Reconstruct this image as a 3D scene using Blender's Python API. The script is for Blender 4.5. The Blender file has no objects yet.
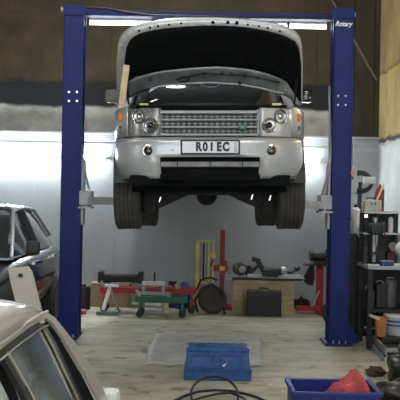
import bpy, bmesh, math, random
from mathutils import Vector, Matrix
random.seed(7)
PI = math.pi
SC = bpy.context.scene
COL = SC.collection
TH = math.radians(1.05)          # the photographer held the camera slightly tilted
CT, ST = math.cos(TH), math.sin(TH)
F = 850.0
CH = 1.6                         # eye height

def P(px, py, D):
    u, v = (px-200)*D/F, (200-py)*D/F
    return Vector((u*CT - v*ST, D, CH + u*ST + v*CT))
def G(px, py, z=0.0):
    """point of a horizontal plane z seen at a pixel"""
    u, v = (px-200)/F, (200-py)/F
    D = (z-CH)/(u*ST+v*CT)
    return P(px, py, D)

# ------------------------------------------------------------------ materials
MATS = {}
def mat(name, col, rough=.6, metal=0., var=.12, scale=6., bump=0., bscale=40., spec=.5, coat=0., trans=0., stretch=(1,1,1), emis=None, estr=0., col2=None, alpha=1.):
    m = bpy.data.materials.new(name); m.use_nodes = True
    nt = m.node_tree; N = nt.nodes; L = nt.links
    b = N['Principled BSDF']
    tc = N.new('ShaderNodeTexCoord'); mp = N.new('ShaderNodeMapping'); mp.inputs['Scale'].default_value = stretch
    L.new(tc.outputs['Object'], mp.inputs['Vector'])
    nz = N.new('ShaderNodeTexNoise'); nz.inputs['Scale'].default_value = scale; nz.inputs['Detail'].default_value = 6
    L.new(mp.outputs['Vector'], nz.inputs['Vector'])
    cr = N.new('ShaderNodeValToRGB')
    c2 = col2 or tuple(min(1, c*(1+var)) for c in col)
    c1 = col if col2 else tuple(c*(1-var) for c in col)
    cr.color_ramp.elements[0].color = (*c1, 1); cr.color_ramp.elements[1].color = (*c2, 1)
    cr.color_ramp.elements[0].position = .35; cr.color_ramp.elements[1].position = .65
    L.new(nz.outputs['Fac'], cr.inputs['Fac']); L.new(cr.outputs['Color'], b.inputs['Base Color'])
    b.inputs['Roughness'].default_value = rough; b.inputs['Metallic'].default_value = metal
    b.inputs['Specular IOR Level'].default_value = spec; b.inputs['Coat Weight'].default_value = coat
    b.inputs['Coat Roughness'].default_value = .05
    b.inputs['Transmission Weight'].default_value = trans
    b.inputs['Alpha'].default_value = alpha
    if bump:
        n2 = N.new('ShaderNodeTexNoise'); n2.inputs['Scale'].default_value = bscale; n2.inputs['Detail'].default_value = 4
        L.new(mp.outputs['Vector'], n2.inputs['Vector'])
        bp = N.new('ShaderNodeBump'); bp.inputs['Strength'].default_value = bump; bp.inputs['Distance'].default_value = .02
        L.new(n2.outputs['Fac'], bp.inputs['Height']); L.new(bp.outputs['Normal'], b.inputs['Normal'])
    if emis:
        b.inputs['Emission Color'].default_value = (*emis, 1); b.inputs['Emission Strength'].default_value = estr
    MATS[name] = m
    return m
blue = mat('lift blue paint', (.003,.014,.13), .5, var=.1, spec=.3)
dblue = mat('case blue plastic', (.012,.07,.24), .5, var=.25, scale=14, bump=.2)
crateblue = mat('crate blue plastic', (.008,.014,.17), .45, var=.1)
silver = mat('silver car paint', (.47,.50,.52), .28, .35, var=.03, coat=.6)
silver2 = mat('champagne silver paint', (.54,.515,.47), .4, .2, var=.03, coat=.7, scale=90)
chrome = mat('chrome', (.75,.75,.75), .15, 1., var=.03)
steel = mat('bare steel', (.42,.43,.43), .4, .8, var=.15, scale=12)
greypaint = mat('grey metal paint', (.38,.40,.41), .5, .2, var=.12, scale=9)
black = mat('black plastic', (.012,.013,.014), .5, var=.3)
pad = mat('black insulation felt', (.006,.007,.008), .95, var=.3, bump=.5, bscale=60, spec=.1)
gloss = mat('glossy black', (.006,.007,.008), .12, var=.2, coat=.5)
rubber = mat('tyre rubber', (.048,.045,.038), .8, var=.2, bump=.3)
under = mat('dirty underbody metal', (.012,.012,.011), .7, .2, var=.5, bump=.4)
innerm = mat('inner bonnet panel', (.25,.28,.28), .4, .4, var=.25, scale=5)
red = mat('red paint', (.32,.018,.022), .5, var=.2)
redcloth = mat('red cloth', (.42,.07,.075), .85, var=.2, bump=.4, bscale=30)
green = mat('green paint', (.008,.10,.055), .5, var=.2)
yellow = mat('yellow paint', (.78,.66,.22), .55, var=.15)
wood = mat('plain wood', (.46,.36,.22), .75, col2=(.30,.22,.13), scale=5, stretch=(1,1,6), bump=.3)
palewood = mat('pale wood', (.62,.50,.31), .7, var=.15, scale=8)
card = mat('cardboard', (.30,.21,.13), .85, var=.12)
white = mat('white plastic', (.70,.70,.67), .5, var=.05)
sheetm = mat('crumpled clear plastic', (.45,.46,.46), .2, var=.3, scale=14, bump=1., bscale=12)
matm = mat('pale floor sheet', (.40,.41,.39), .5, var=.18, scale=4, bump=.3, bscale=14)
orange = mat('orange lens', (.75,.22,.03), .25, var=.15, coat=.5)
brownorange = mat('orange brown plastic', (.35,.13,.04), .6, var=.25)
glass = mat('dark car glass', (.02,.026,.028), .06, var=.2, spec=.6, coat=1.)
lens = mat('headlamp reflector', (.42,.43,.44), .18, .85, var=.3, scale=30)
lensdark = mat('dark headlamp bezel', (.30,.31,.32), .2, .6, var=.3, scale=30)
darkcar = mat('dark grey car paint', (.022,.023,.028), .3, .2, var=.05, coat=.8)
beige = mat('pale beige panel', (.46,.43,.38), .45, var=.05)
teal = mat('teal plastic', (.05,.35,.33), .5)
cablem = mat('black rubber cable', (.015,.016,.018), .5)
tube = mat('lit tube', (1,1,1), .5, var=0, emis=(.90,.97,1.), estr=62)
tube2 = mat('lit strip', (1,1,1), .5, var=0, emis=(.86,.92,1.), estr=7)
ctube = mat('ceiling tube', (1,1,1), .5, var=0, emis=(1.,.97,.92), estr=60)
ledm = mat('lit indicator', (1,1,1), .5, var=0, emis=(.9,.97,1.), estr=3)

# ------------------------------------------------------------------ mesh builder
class MB:
    def __init__(s): s.bm = bmesh.new()
    def box(s, c, d, rot=None, taper=None, bev=0.):
        r = bmesh.ops.create_cube(s.bm, size=1.0)
        vs = r['verts']
        for v in vs:
            k = 1.
            if taper and v.co.z > 0: v.co.x *= taper[0]; v.co.y *= taper[1]
            v.co = Vector((v.co.x*d[0], v.co.y*d[1], v.co.z*d[2]))
        if bev:
            es = list({e for v in vs for e in v.link_edges})
            g = bmesh.ops.bevel(s.bm, geom=es, offset=bev, segments=2, affect='EDGES', profile=.6)
            vs = list({v for v in g['verts']} | {v for v in vs if v.is_valid})
        for v in vs:
            co = v.co
            if rot is not None: co = rot @ co
            v.co = co + Vector(c)
        return s
    def bar(s, a, b, w, h=None, up=(0,0,1), bev=0.):
        a, b = Vector(a), Vector(b); h = h or w
        z = (b-a); L = z.length; z.normalize()
        x = z.cross(Vector(up))
        if x.length < 1e-4: x = z.cross(Vector((0,1,0)))
        x.normalize(); y = z.cross(x)
        R = Matrix((x, y, z)).transposed()
        return s.box((a+b)/2, (w, h, L), R, bev=bev)
    def cyl(s, a, b, r, r2=None, n=20, caps=True):
        a, b = Vector(a), Vector(b); r2 = r if r2 is None else r2
        z = (b-a); z.normalize()
        x = z.orthogonal().normalized(); y = z.cross(x)
        A = [s.bm.verts.new(a + (x*math.cos(2*PI*i/n)+y*math.sin(2*PI*i/n))*r) for i in range(n)]
        B = [s.bm.verts.new(b + (x*math.cos(2*PI*i/n)+y*math.sin(2*PI*i/n))*r2) for i in range(n)]
        for i in range(n): s.bm.faces.new((A[i], A[(i+1)%n], B[(i+1)%n], B[i]))
        if caps: s.bm.faces.new(A[::-1]); s.bm.faces.new(B)
        return s
    def tube(s, pts, r, n=8):
        pts = [Vector(p) for p in pts]; rings = []
        prev = None
        for i, p in enumerate(pts):
            t = (pts[min(i+1, len(pts)-1)] - pts[max(i-1, 0)]).normalized()
            x = t.orthogonal().normalized() if prev is None else (prev - t*prev.dot(t)).normalized()
            prev = x; y = t.cross(x)
            rr = r[i] if isinstance(r, (list, tuple)) else r
            rings.append([s.bm.verts.new(p + (x*math.cos(2*PI*k/n)+y*math.sin(2*PI*k/n))*rr) for k in range(n)])
        for A, B in zip(rings, rings[1:]):
            for k in range(n): s.bm.faces.new((A[k], A[(k+1)%n], B[(k+1)%n], B[k]))
        s.bm.faces.new(rings[0][::-1]); s.bm.faces.new(rings[-1])
        return s
    def grid(s, rows, closed=False):
        V = [[s.bm.verts.new(Vector(p)) for p in r] for r in rows]
        for A, B in zip(V, V[1:]):
            n = len(A)
            for k in range(n if closed else n-1):
                s.bm.faces.new((A[k], A[(k+1)%n], B[(k+1)%n], B[k]))
        s.last = V
        return s
    def loft(s, rows):
        s.grid(rows, True)
        s.bm.faces.new(s.last[0][::-1]); s.bm.faces.new(s.last[-1])
        return s
    def prism(s, pts, vec):
        """closed polygon pts (3D) pushed along vec"""
        vec = Vector(vec)
        A = [s.bm.verts.new(Vector(p)) for p in pts]; B = [s.bm.verts.new(Vector(p)+vec) for p in pts]
        n = len(A)
        for i in range(n): s.bm.faces.new((A[i], A[(i+1)%n], B[(i+1)%n], B[i]))
        s.bm.faces.new(A[::-1]); s.bm.faces.new(B)
        return s
    def lathe(s, c, axis, prof, n=28):
        """prof = [(r, h)] around axis through c"""
        c = Vector(c); z = Vector(axis).normalized(); x = z.orthogonal().normalized(); y = z.cross(x)
        rows = [[c + z*h + (x*math.cos(2*PI*k/n)+y*math.sin(2*PI*k/n))*max(r, 1e-4) for k in range(n)] for r, h in prof]
        s.grid(rows, True)
        s.bm.faces.new(s.last[0][::-1]); s.bm.faces.new(s.last[-1])
        return s
    def blob(s, c, r, seed=0, rough=.25, sub=3, flat=0.):
        g = bmesh.ops.create_icosphere(s.bm, subdivisions=sub, radius=1.)
        rnd = random.Random(seed); ph = [rnd.uniform(0, 6) for _ in range(9)]
        for v in g['verts']:
            p = v.co.copy()
            k = 1 + rough*(math.sin(3.1*p.x+ph[0])*math.sin(2.7*p.y+ph[1]) + .6*math.sin(6*p.z+ph[2]+4*p.x) + .4*math.sin(9*p.y+ph[3]+5*p.z)*math.sin(8*p.x+ph[4]))*.6
            q = Vector((p.x*r[0]*k, p.y*r[1]*k, p.z*r[2]*k))
            if flat and q.z < -flat*r[2]: q.z = -flat*r[2]
            v.co = q + Vector(c)
        return s
    def build(s, name, m, parent=None, smooth=None, solid=0., kind=None):
        bmesh.ops.recalc_face_normals(s.bm, faces=s.bm.faces[:])
        me = bpy.data.meshes.new(name)
        base = parent_world_origin(parent)
        s.bm.to_mesh(me); s.bm.free()
        me.materials.append(m)
        if smooth:
            me.polygons.foreach_set('use_smooth', [True]*len(me.polygons))
            me.update()
            if smooth != 'all':
                try: me.set_sharp_from_angle(angle=math.radians(35))
                except Exception: pass
        o = bpy.data.objects.new(name, me); COL.objects.link(o)
        if parent is not None:
            o.parent = parent
            if not LOCAL.get(parent.name): o.location = -base
        if solid:
            sm = o.modifiers.new('thickness', 'SOLIDIFY'); sm.thickness = solid; sm.offset = 0
        if kind: o['kind'] = kind
        return o
LOCAL = {}
ORIG = {}
def parent_world_origin(p):
    return ORIG.get(p.name, Vector((0,0,0))) if p is not None else Vector((0,0,0))
def tag(o, label=None, cat=None, group=None, kind=None):
    if label: o['label'] = label
    if cat: o['category'] = cat
    if group: o['group'] = group
    if kind: o['kind'] = kind
    return o
def thing(name, loc, label, cat, group=None, local=False, rot=None):
    """an Empty at the base; parts are given in world coordinates unless local"""
    o = bpy.data.objects.new(name, None); COL.objects.link(o)
    o.location = loc; o.empty_display_size = .1
    if rot: o.rotation_euler = rot
    tag(o, label, cat, group)
    if local: LOCAL[o.name] = True
    else: ORIG[o.name] = Vector(loc)
    return o
def sub_of(part, parent):
    """register a mesh part so sub-parts can be given in the same coordinates as the part itself"""
    if LOCAL.get(parent.name): LOCAL[part.name] = True
    else:
        ORIG[part.name] = Vector((0,0,0)); 
        LOCAL[part.name] = True
    return part
def struct(o): o['kind'] = 'structure'; return o
def text(name, body, m, parent, loc, size, rot=(PI/2,0,0), ext=.002, sx=1., shear=0., off=0.):
    cu = bpy.data.curves.new(name, 'FONT'); cu.body = body; cu.size = size; cu.extrude = ext
    cu.align_x = 'CENTER'; cu.align_y = 'CENTER'; cu.shear = shear; cu.offset = off
    tmp = bpy.data.objects.new('tmp', cu); COL.objects.link(tmp)
    bpy.context.view_layer.update()
    dg = bpy.context.evaluated_depsgraph_get()
    me = bpy.data.meshes.new_from_object(tmp.evaluated_get(dg)); bpy.data.objects.remove(tmp)
    me.materials.clear(); me.materials.append(m)
    o = bpy.data.objects.new(name, me); COL.objects.link(o)
    o.parent = parent
    o.location = Vector(loc) - (parent_world_origin(parent) if not LOCAL.get(parent.name) else Vector((0,0,0)))
    o.rotation_euler = rot; o.scale = (sx, 1, 1)
    return o
def interp(pts, x):
    if x <= pts[0][0]: return pts[0][1]
    for (a, b), (c, d) in zip(pts, pts[1:]):
        if x <= c: return b + (d-b)*(x-a)/(c-a)
    return pts[-1][1]

# ------------------------------------------------------------------ the room
def wallmat(name, stops, scale=2., var=.12, rough=.8, bump=.3, streak=(1,1,1), axis='Z', zr=(0,6)):
    """paint bands by height with noise in them"""
    m = bpy.data.materials.new(name); m.use_nodes = True
    nt = m.node_tree; N = nt.nodes; L = nt.links; b = N['Principled BSDF']
    tc = N.new('ShaderNodeTexCoord'); sep = N.new('ShaderNodeSeparateXYZ'); L.new(tc.outputs['Object'], sep.inputs[0])
    ns = N.new('ShaderNodeTexNoise'); ns.inputs['Scale'].default_value = 3; ns.inputs['Detail'].default_value = 6
    L.new(tc.outputs['Object'], ns.inputs['Vector'])
    ma = N.new('ShaderNodeMath'); ma.operation = 'MULTIPLY_ADD'; ma.inputs[1].default_value = .12; L.new(ns.outputs['Fac'], ma.inputs[0]); L.new(sep.outputs['Z'], ma.inputs[2])
    mr = N.new('ShaderNodeMapRange'); mr.inputs['From Min'].default_value = zr[0]+.06; mr.inputs['From Max'].default_value = zr[1]+.06
    L.new(ma.outputs[0], mr.inputs['Value'])
    cr = N.new('ShaderNodeValToRGB'); cr.color_ramp.interpolation = 'LINEAR'
    els = cr.color_ramp.elements
    while len(els) > 1: els.remove(els[-1])
    first = True
    for z, c in stops:
        p = (z-zr[0])/(zr[1]-zr[0])
        if first: els[0].position = p; els[0].color = (*c, 1); first = False
        else:
            e = els.new(p); e.color = (*c, 1)
    L.new(mr.outputs[0], cr.inputs['Fac'])
    mp = N.new('ShaderNodeMapping'); mp.inputs['Scale'].default_value = streak; L.new(tc.outputs['Object'], mp.inputs['Vector'])
    nz = N.new('ShaderNodeTexNoise'); nz.inputs['Scale'].default_value = scale; nz.inputs['Detail'].default_value = 8; nz.inputs['Roughness'].default_value = .65
    L.new(mp.outputs[0], nz.inputs['Vector'])
    m2 = N.new('ShaderNodeMapRange'); m2.inputs['From Min'].default_value = .3; m2.inputs['From Max'].default_value = .7
    m2.inputs['To Min'].default_value = 1-var; m2.inputs['To Max'].default_value = 1+var
    L.new(nz.outputs['Fac'], m2.inputs['Value'])
    mx = N.new('ShaderNodeVectorMath'); mx.operation = 'SCALE'
    L.new(cr.outputs['Color'], mx.inputs[0]); L.new(m2.outputs[0], mx.inputs['Scale'])
    L.new(mx.outputs[0], b.inputs['Base Color'])
    b.inputs['Roughness'].default_value = rough
    bp = N.new('ShaderNodeBump'); bp.inputs['Strength'].default_value = bump; bp.inputs['Distance'].default_value = .03
    L.new(nz.outputs['Fac'], bp.inputs['Height']); L.new(bp.outputs['Normal'], b.inputs['Normal'])
    return m
DW = 13.2
brown = (.047,.034,.014)
dark = (.005,.007,.008); plaster = (.33,.325,.30)
wm_up = wallmat('upper wall, brown board over a dark band and grey plaster',
    [(0,plaster),(3.01,plaster),(3.03,dark),(3.38,dark),(3.44,brown),(6,brown)], scale=2.4, var=.42)
wm_low = mat('pale painted cladding', (.31,.33,.35), .5, var=.05, scale=2, bump=.05, bscale=5)
wm_side = wallmat('right wall, ochre board over white paint', [(0,(.62,.63,.62)),(2.5,(.62,.63,.62)),(2.53,(.05,.05,.05)),(2.57,(.05,.05,.05)),(2.6,(.50,.36,.15)),(3.55,(.55,.40,.17)),(3.57,(.15,.10,.04)),(3.62,(.40,.29,.12)),(6,(.36,.26,.12))], scale=2.6, var=.3, streak=(1,1,.5))
wm_brown2 = mat('brown ply sheet', (.034,.026,.014), .8, var=.3, scale=2.5, stretch=(2,1,.5), bump=.2)

def floor_mat():
    m = bpy.data.materials.new('worn concrete'); m.use_nodes = True
    nt = m.node_tree; N = nt.nodes; L = nt.links; b = N['Principled BSDF']
    tc = N.new('ShaderNodeTexCoord')
    def nz(scale, st, det=8, ro=.6):
        mp = N.new('ShaderNodeMapping'); mp.inputs['Scale'].default_value = st; L.new(tc.outputs['Object'], mp.inputs['Vector'])
        n = N.new('ShaderNodeTexNoise'); n.inputs['Scale'].default_value = scale; n.inputs['Detail'].default_value = det; n.inputs['Roughness'].default_value = ro
        L.new(mp.outputs[0], n.inputs['Vector']); return n
    def ramp(n, a, b_, ca, cb):
        r = N.new('ShaderNodeValToRGB'); r.color_ramp.elements[0].position = a; r.color_ramp.elements[1].position = b_
        r.color_ramp.elements[0].color = (*ca,1); r.color_ramp.elements[1].color = (*cb,1); L.new(n.outputs['Fac'], r.inputs['Fac']); return r
    r1 = ramp(nz(.9,(1,1.2,1)), .36, .66, (.33,.31,.225), (.51,.49,.38))
    r2 = ramp(nz(5,(.5,1.2,1)), .30, .55, (.62,.60,.56), (1.04,1.04,1.04))
    r3 = ramp(nz(3.3,(1,1,1),3), .33, .39, (.30,.27,.24), (1,1,1))
    m1 = N.new('ShaderNodeMix'); m1.data_type = 'RGBA'; m1.blend_type = 'MULTIPLY'; m1.inputs[0].default_value = 1
    L.new(r1.outputs[0], m1.inputs[6]); L.new(r2.outputs[0], m1.inputs[7])
    m2 = N.new('ShaderNodeMix'); m2.data_type = 'RGBA'; m2.blend_type = 'MULTIPLY'; m2.inputs[0].default_value = .8
    L.new(m1.outputs[2], m2.inputs[6]); L.new(r3.outputs[0], m2.inputs[7])
    L.new(m2.outputs[2], b.inputs['Base Color']); b.inputs['Roughness'].default_value = .62
    bp = N.new('ShaderNodeBump'); bp.inputs['Strength'].default_value = .25; L.new(nz(20,(1,1,1)).outputs['Fac'], bp.inputs['Height']); L.new(bp.outputs[0], b.inputs['Normal'])
    return m
XR, XL, YB, ZC = 2.75, -5.2, -4.0, 5.4
struct(MB().box(((XL+XR)/2,(YB+DW)/2,-.05),(XR-XL+.4,DW-YB+.4,.1)).build('floor', floor_mat()))
struct(MB().box(((XL+XR)/2,(YB+DW)/2,ZC+.05),(XR-XL+.4,DW-YB+.4,.1)).build('ceiling', mat('brown ceiling board',(.05,.038,.02),.8)))
struct(MB().box(((XL+XR)/2,DW+.1,ZC/2),(XR-XL,.2,ZC)).build('wall_back', wm_up))
struct(MB().box((XR+.1,(YB+DW)/2,ZC/2),(.2,DW-YB,ZC)).build('wall_right', wm_side))
struct(MB().box((XL-.1,(YB+DW)/2,ZC/2),(.2,DW-YB,ZC)).build('wall_left', wm_up))
lowtop = 2.58
b = MB().box(((XL+XR)/2,DW-.03,lowtop/2),(XR-XL,.06,lowtop))
struct(b.build('trim_1', wm_low))
b = MB().box(((XL+XR)/2,DW-.045,lowtop+.02),(XR-XL,.09,.04), bev=.006)
x = XL+.2
while x < XR:
    b.box((x,DW-.062,lowtop-.35 if False else (lowtop-.16)/2+.0),(.012,.006,lowtop-.16)); x += 1.22
b.box(((XL+XR)/2,DW-.066,lowtop-.16),(XR-XL,.012,.05))
struct(b.build('trim_2', mat('pale ledge', (.34,.36,.38), .6)))
b = MB()
for i in range(3): b.box((2.20+.31*i,DW-.015,(lowtop+ZC)/2+.02),(.30,.03,ZC-lowtop-.05))
struct(b.build('trim_3', wm_brown2))
b = MB()
for x in (-4.6,-3.3,-1.45,.3,1.75): b.box((x,DW-.01,(3.42+ZC)/2),(.02,.02,ZC-3.42))
b.box(((XL+2.0)/2,DW-.012,4.42),(2.0-XL,.024,.03))
struct(b.build('trim_4', mat('dark board joint',(.05,.036,.02),.8)))
b = MB(); b.bar((1.65,DW-.05,5.3),(2.7,DW-.05,3.5),.03)
struct(b.build('trim_5', mat('dull brown batten',(.13,.10,.06),.8)))

# wall lights, plus fill lights added on the side walls
def batten(name, a, b_, label, m, r=.03, group=None, backing=True, cat='light'):
    a, b_ = Vector(a), Vector(b_)
    t = thing(name, (a+b_)/2, label, cat, group)
    up = Vector((0,0,1)) if not backing == 'wall' else Vector((0,1,0))
    MB().bar(a+up*.05, b_+up*.05, .10, .04).build('housing', white, t)
    MB().cyl(a, b_, r, n=12).build('tube', m, t)
    d = (b_-a).normalized()
    MB().bar(a-d*.02+up*.02, a+up*.02, .07,.06).build('end_cap', white, t)
    MB().bar(b_+up*.02, b_+d*.02+up*.02, .07, .06).build('end_cap', white, t)
    return t
zl = P(60,157,13.02).z
batten('wall_light', (-3.95,13.02,zl), (-2.2,13.02,zl), 'long glowing wall light left of the left blue post', tube, .035, 'wall lights', 'wall')
batten('wall_light', (-2.08,13.02,zl), (-1.47,13.02,zl), 'short glowing wall light between the left blue post and the raised car', tube, .04, 'wall lights', 'wall')
hb = thing('high_bay_lamp', (-.61,9.95,5.1), 'round ceiling lamp above the lift', 'lamp')
MB().lathe((-.61,9.95,5.1),(0,0,1),[(.17,-.02),(.18,.0),(.12,.12),(.05,.16)],n=28).cyl((-.61,9.95,5.24),(-.61,9.95,5.4),.02).build('shade', white, hb)
MB().lathe((-.61,9.95,5.075),(0,0,-1),[(.155,0),(.14,.07),(.08,.11),(.01,.12)],n=28).build('lamp_disc', mat('lit lamp disc',(1,1,1),.5,var=0,emis=(.97,.98,1.),estr=260), hb)
batten('wall_light', (2.50,9.0,3.0), (2.50,10.4,3.0), 'added unseen fill light on the right wall above the workbench', ctube, .03, 'added right wall fill lights', 'wall')  # added out of view to brighten the white sheeting
batten('wall_light', (2.66,4.6,2.6), (2.66,6.0,2.6), 'added unseen fill light on the right wall ahead of the lift', ctube, .03, 'added right wall fill lights', 'wall')  # unseen, added for highlights on the right half of the bumper
batten('wall_light', (-5.1,4.0,2.6), (-5.1,5.4,2.6), 'added unseen fill light on the left wall', ctube, .03, None, 'wall')  # unseen light added to give the car front glints from the left
zl = P(310,161,13.02).z
batten('wall_light', (1.15,13.02,zl), (1.80,13.02,zl), 'glowing wall light between the raised car and the right blue post', tube, .04, 'wall lights', 'wall')
for i,(x,y) in enumerate(((-1.2,4.2),(1.3,4.2),(-1.2,1.0),(1.3,1.0),(-3.2,7.5))):
    batten('ceiling_light', (x-.75,y,5.2), (x+.75,y,5.2), 'ceiling fluorescent batten above the bay', ctube, .03, 'ceiling lights')

# ------------------------------------------------------------------ the two-post lift
DP = 9.77
LX, RX = P(70.5,338,DP).x, P(341,30,DP).x
LXt = P(75,10,DP).x
LX = (P(70,330,DP).x+P(75,15,DP).x)/2; RX = (P(338.5,335,DP-.15).x+P(342,20,DP-.15).x)/2
zt = P(75,7,DP).z
lift = thing('car_lift', ((LX+RX)/2, DP, 0), 'tall blue two-post car lift holding up the silver off-roader', 'car lift')
W = .228; PD = {LX: DP, RX: DP-.1}
def post(X, side):
    y = PD[X]
    b = MB()
    b.box((X, y-.11+.006, zt/2), (W, .012, zt), bev=.003)                      # front plate
    b.box((X-side*(W/2-.006), y, zt/2), (.012, .24, zt), bev=.003)             # outer web
    b.box((X, y+.12, zt/2), (W, .012, zt), bev=.003)
    b.box((X+side*(W/2-.006), y-.08, zt/2), (.012, .06, zt)); b.box((X+side*(W/2-.006), y+.09, zt/2), (.012, .06, zt))
    b.box((X, y, zt-.06), (W+.012,.26,.12), bev=.006)
    o = b.build('column', blue, lift)
    MB().box((X+side*(.01 if side<0 else -.01), y, .0125), (.30 if side<0 else .25, .46, .025), bev=.004).build('base_plate', blue, lift)
    g = MB()
    for dx in (-.07, 0, .07): g.cyl((X+dx+.0, y-.20, .02), (X+dx, y-.20, .06), .012, n=8)
    g.build('anchor_bolt', steel, lift)
    g = MB().prism([(X-side*(W/2), y+.02, .024), (X-side*(W/2+.13), y+.02, .024), (X-side*(W/2), y+.02, .26)], (0,.015,0))
    g.prism([(X-side*(W/2), y-.10, .024), (X-side*(W/2+.13), y-.10, .024), (X-side*(W/2), y-.10, .26)], (0,.015,0))
    g.build('gusset', blue, lift)
    return o
post(LX, 1); post(RX, -1)
for X, pys, pxs in ((LX,(92,101),(69,77)), (RX,(96,105),(338,345.5))):
    for py in pys:
        for px in pxs:
            q = P(px, py, PD[X]-.118)
            MB().cyl((q.x, PD[X]-.105, q.z), (q.x, PD[X]-.125, q.z), .013, n=6).build('bolt', chrome, lift)
# crossbeam with a slack cable over its left end
za = P(90,9,DP).z-.03; zb = P(120,13,DP).z
b = MB(); b.box(((LX+RX)/2, DP, zt-.075), (RX-LX-W, .14, .06), bev=.006)
b.build('crossbeam', blue, lift)
b = MB(); L0 = LX+W/2
b.tube([(L0, DP-.09, zt-.02), (L0+.25, DP-.09, zt-.03), (L0+.5, DP-.09, zt-.07), (L0+.8, DP-.09, zt-.10), (RX-W/2, DP-.09, zt-.10)], .012)
b.build('cable', black, lift)
for (X, s) in ((LX,-1),(RX,1)):
    MB().cyl((X+s*(W/2+.0), DP-.1, zt-.05), (X+s*(W/2+.035), DP-.1, zt-.05), .03, n=12).build('pulley', steel, lift)
ltx = MATS.setdefault('lettering white', mat('lettering white', (.9,.92,.95), .6, var=0))
q = P(343.5,24,PD[RX]-.12)
text('maker_sign', 'Rotary', ltx, lift, (q.x, PD[RX]-.1215, q.z), .075, rot=(PI/2,0,0), sx=.9, shear=.3, ext=.0015, off=.002)
# strips fixed to the back of the crossbeam
zs = zt-.15
def strip(x0, x1, label):
    t = thing('strip_light', ((x0+x1)/2, DP+.16, zs), label, 'light', 'strip lights behind the lift crossbeam')
    MB().box(((x0+x1)/2, DP+.16, zs+.045), (x1-x0, .06, .03)).build('housing', white, t)
    MB().cyl((x0, DP+.16, zs), (x1, DP+.16, zs), .017, n=12).build('tube', tube2, t)
    MB().box(((x0+x1)/2, DP+.10, zs+.08), (.03, .10, .05)).build('bracket', steel, t)
strip(L0+.03, L0+.75, 'white strip light under the left end of the blue crossbeam')
strip(P(250,17,DP).x, P(288.5,17,DP).x, 'white strip light above the right side of the open bonnet')
strip(P(291.5,17,DP).x, RX-W/2-.03, 'white strip light meeting the right blue post at its top')

# carriages and swing arms
ZA = P(95,203,DP).z
def arms(X, s):
    y = PD[X]; zz = 1.47 if s > 0 else 1.47
    c = MB()
    c.box((X+s*(W/2+.005), y, zz+.20), (.05,.16,.75), bev=.006)
    c.box((X+s*(W/2+.055), y-.02, zz+.13), (.13,.30,.16), bev=.01)
    c.box((X+s*(W/2+.055), y-.02, zz+.02), (.15,.28,.02))
    car = c.build('carriage', greypaint, lift)
    h = MB().tube([(X+s*(W/2+.02), y-.13, zz+.62), (X+s*(W/2+.05), y-.14, zz+.42), (X+s*(W/2+.10), y-.15, zz+.22)], .014)
    h.build('safety_rod', steel, lift)
    for k, (ex, ey) in enumerate(((.80*1, -.75), (.80, 1.25))):
        A = Vector((X+s*(W/2+.06), y+(-.06 if k==0 else .06), zz+.10)); B = Vector((X+s*(W/2+ex-.1), y+ey, zz+.10))
        a = MB(); a.bar(A, A+(B-A)*.62, .11, .085, bev=.006)
        a.bar(A+(B-A)*.55, B, .085, .06, bev=.005)
        a.build('swing_arm', greypaint, lift)
        MB().cyl(A+Vector((0,0,-.075)), A+Vector((0,0,.075)), .045, n=14).build('pivot_pin', steel, lift)
        MB().cyl(B+Vector((0,0,-.03)), B+Vector((0,0,.105)), .04, n=14).cyl(B+Vector((0,0,.08)), B+Vector((0,0,.12)), .065, n=16).build('lift_pad', rubber, lift)
arms(LX, 1); arms(RX, -1)
q0, q1, q2 = P(329.5,86,DP-.05), P(330.5,168,DP-.05), P(322,196,DP-.2)
MB().tube([q0, (q0+q1)/2, q1, (q1*.6+q2*.4), q2], .014).build('guard_tube', greypaint, lift)
q = P(348.5,180,DP-.1)
o = MB().box((q.x+.02, DP-.14, q.z), (.12,.12,.30), bev=.01).build('control_box', greypaint, lift)
q1 = P(352.5,178,DP-.2)
MB().cyl((q1.x-.01, q1.y+.01, q1.z), (q1.x-.01, q1.y-.02, q1.z), .02, n=12).build('push_button', green, lift)
q1 = P(352.5,173,DP-.2)
MB().cyl((q1.x-.01, q1.y+.01, q1.z), (q1.x-.01, q1.y-.02, q1.z), .018, n=12).build('push_button', orange, lift)
a_, b_ = P(350,140,DP-.08), P(350,168,DP-.08)
MB().cyl(a_, b_, .012, n=8).cyl(a_+Vector((.035,0,0)), b_+Vector((.035,0,0)), .008, n=8).build('conduit', steel, lift)

# ------------------------------------------------------------------ raised off-roader
D0 = 7.8; CX = 10*D0/F; CZ = -(229-200)*8.67/F
root_loc = (CX*CT - CZ*ST, D0, CH + CX*ST + CZ*CT)
car = thing('off_roader', root_loc, 'silver off-roader with its bonnet open, raised on the blue lift', 'car', local=True, rot=(0,-TH,0))
def c(px, py, D): return Vector(((px-200)*D/F - CX, D-D0, (200-py)*D/F - CZ))
def hl(py, D): return (200-py)*D/F - CZ
# bumper plan curve: local y as function of |x|
plan = [(0,0),(.30,.01),(.55,.045),(.70,.10),(.80,.18),(.87,.30),(.91,.45),(.925,.60)]
def py_(x): return interp(plan, abs(x))
zt_b = hl(137, D0); zb_b = hl(178, D0)
zs_ = hl(157, D0)
def brow(z, xs):
    t = (z-zb_b)/(zt_b-zb_b)                          # 0 bottom 1 top
    dep = .05*max(0, (.45-t)/.45)**1.5 + .03*max(0,(t-.8)/.2)**2
    pull = .07*max(0,(.5-t)/.5)**1.5
    return [(x*(1-pull*abs(x)), py_(x)+dep, z) for x in xs]
xs_all = [-.925,-.92,-.91,-.89,-.87,-.84,-.80,-.75,-.70,-.62,-.55,-.46,-.3,-.15,0,.15,.3,.46,.55,.62,.70,.75,.80,.84,.87,.89,.91,.92,.925]
bp_ = MB()
zz = [zt_b - (zt_b-zs_)*i/6 for i in range(7)]
bp_.grid([brow(z, xs_all) for z in zz])
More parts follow.
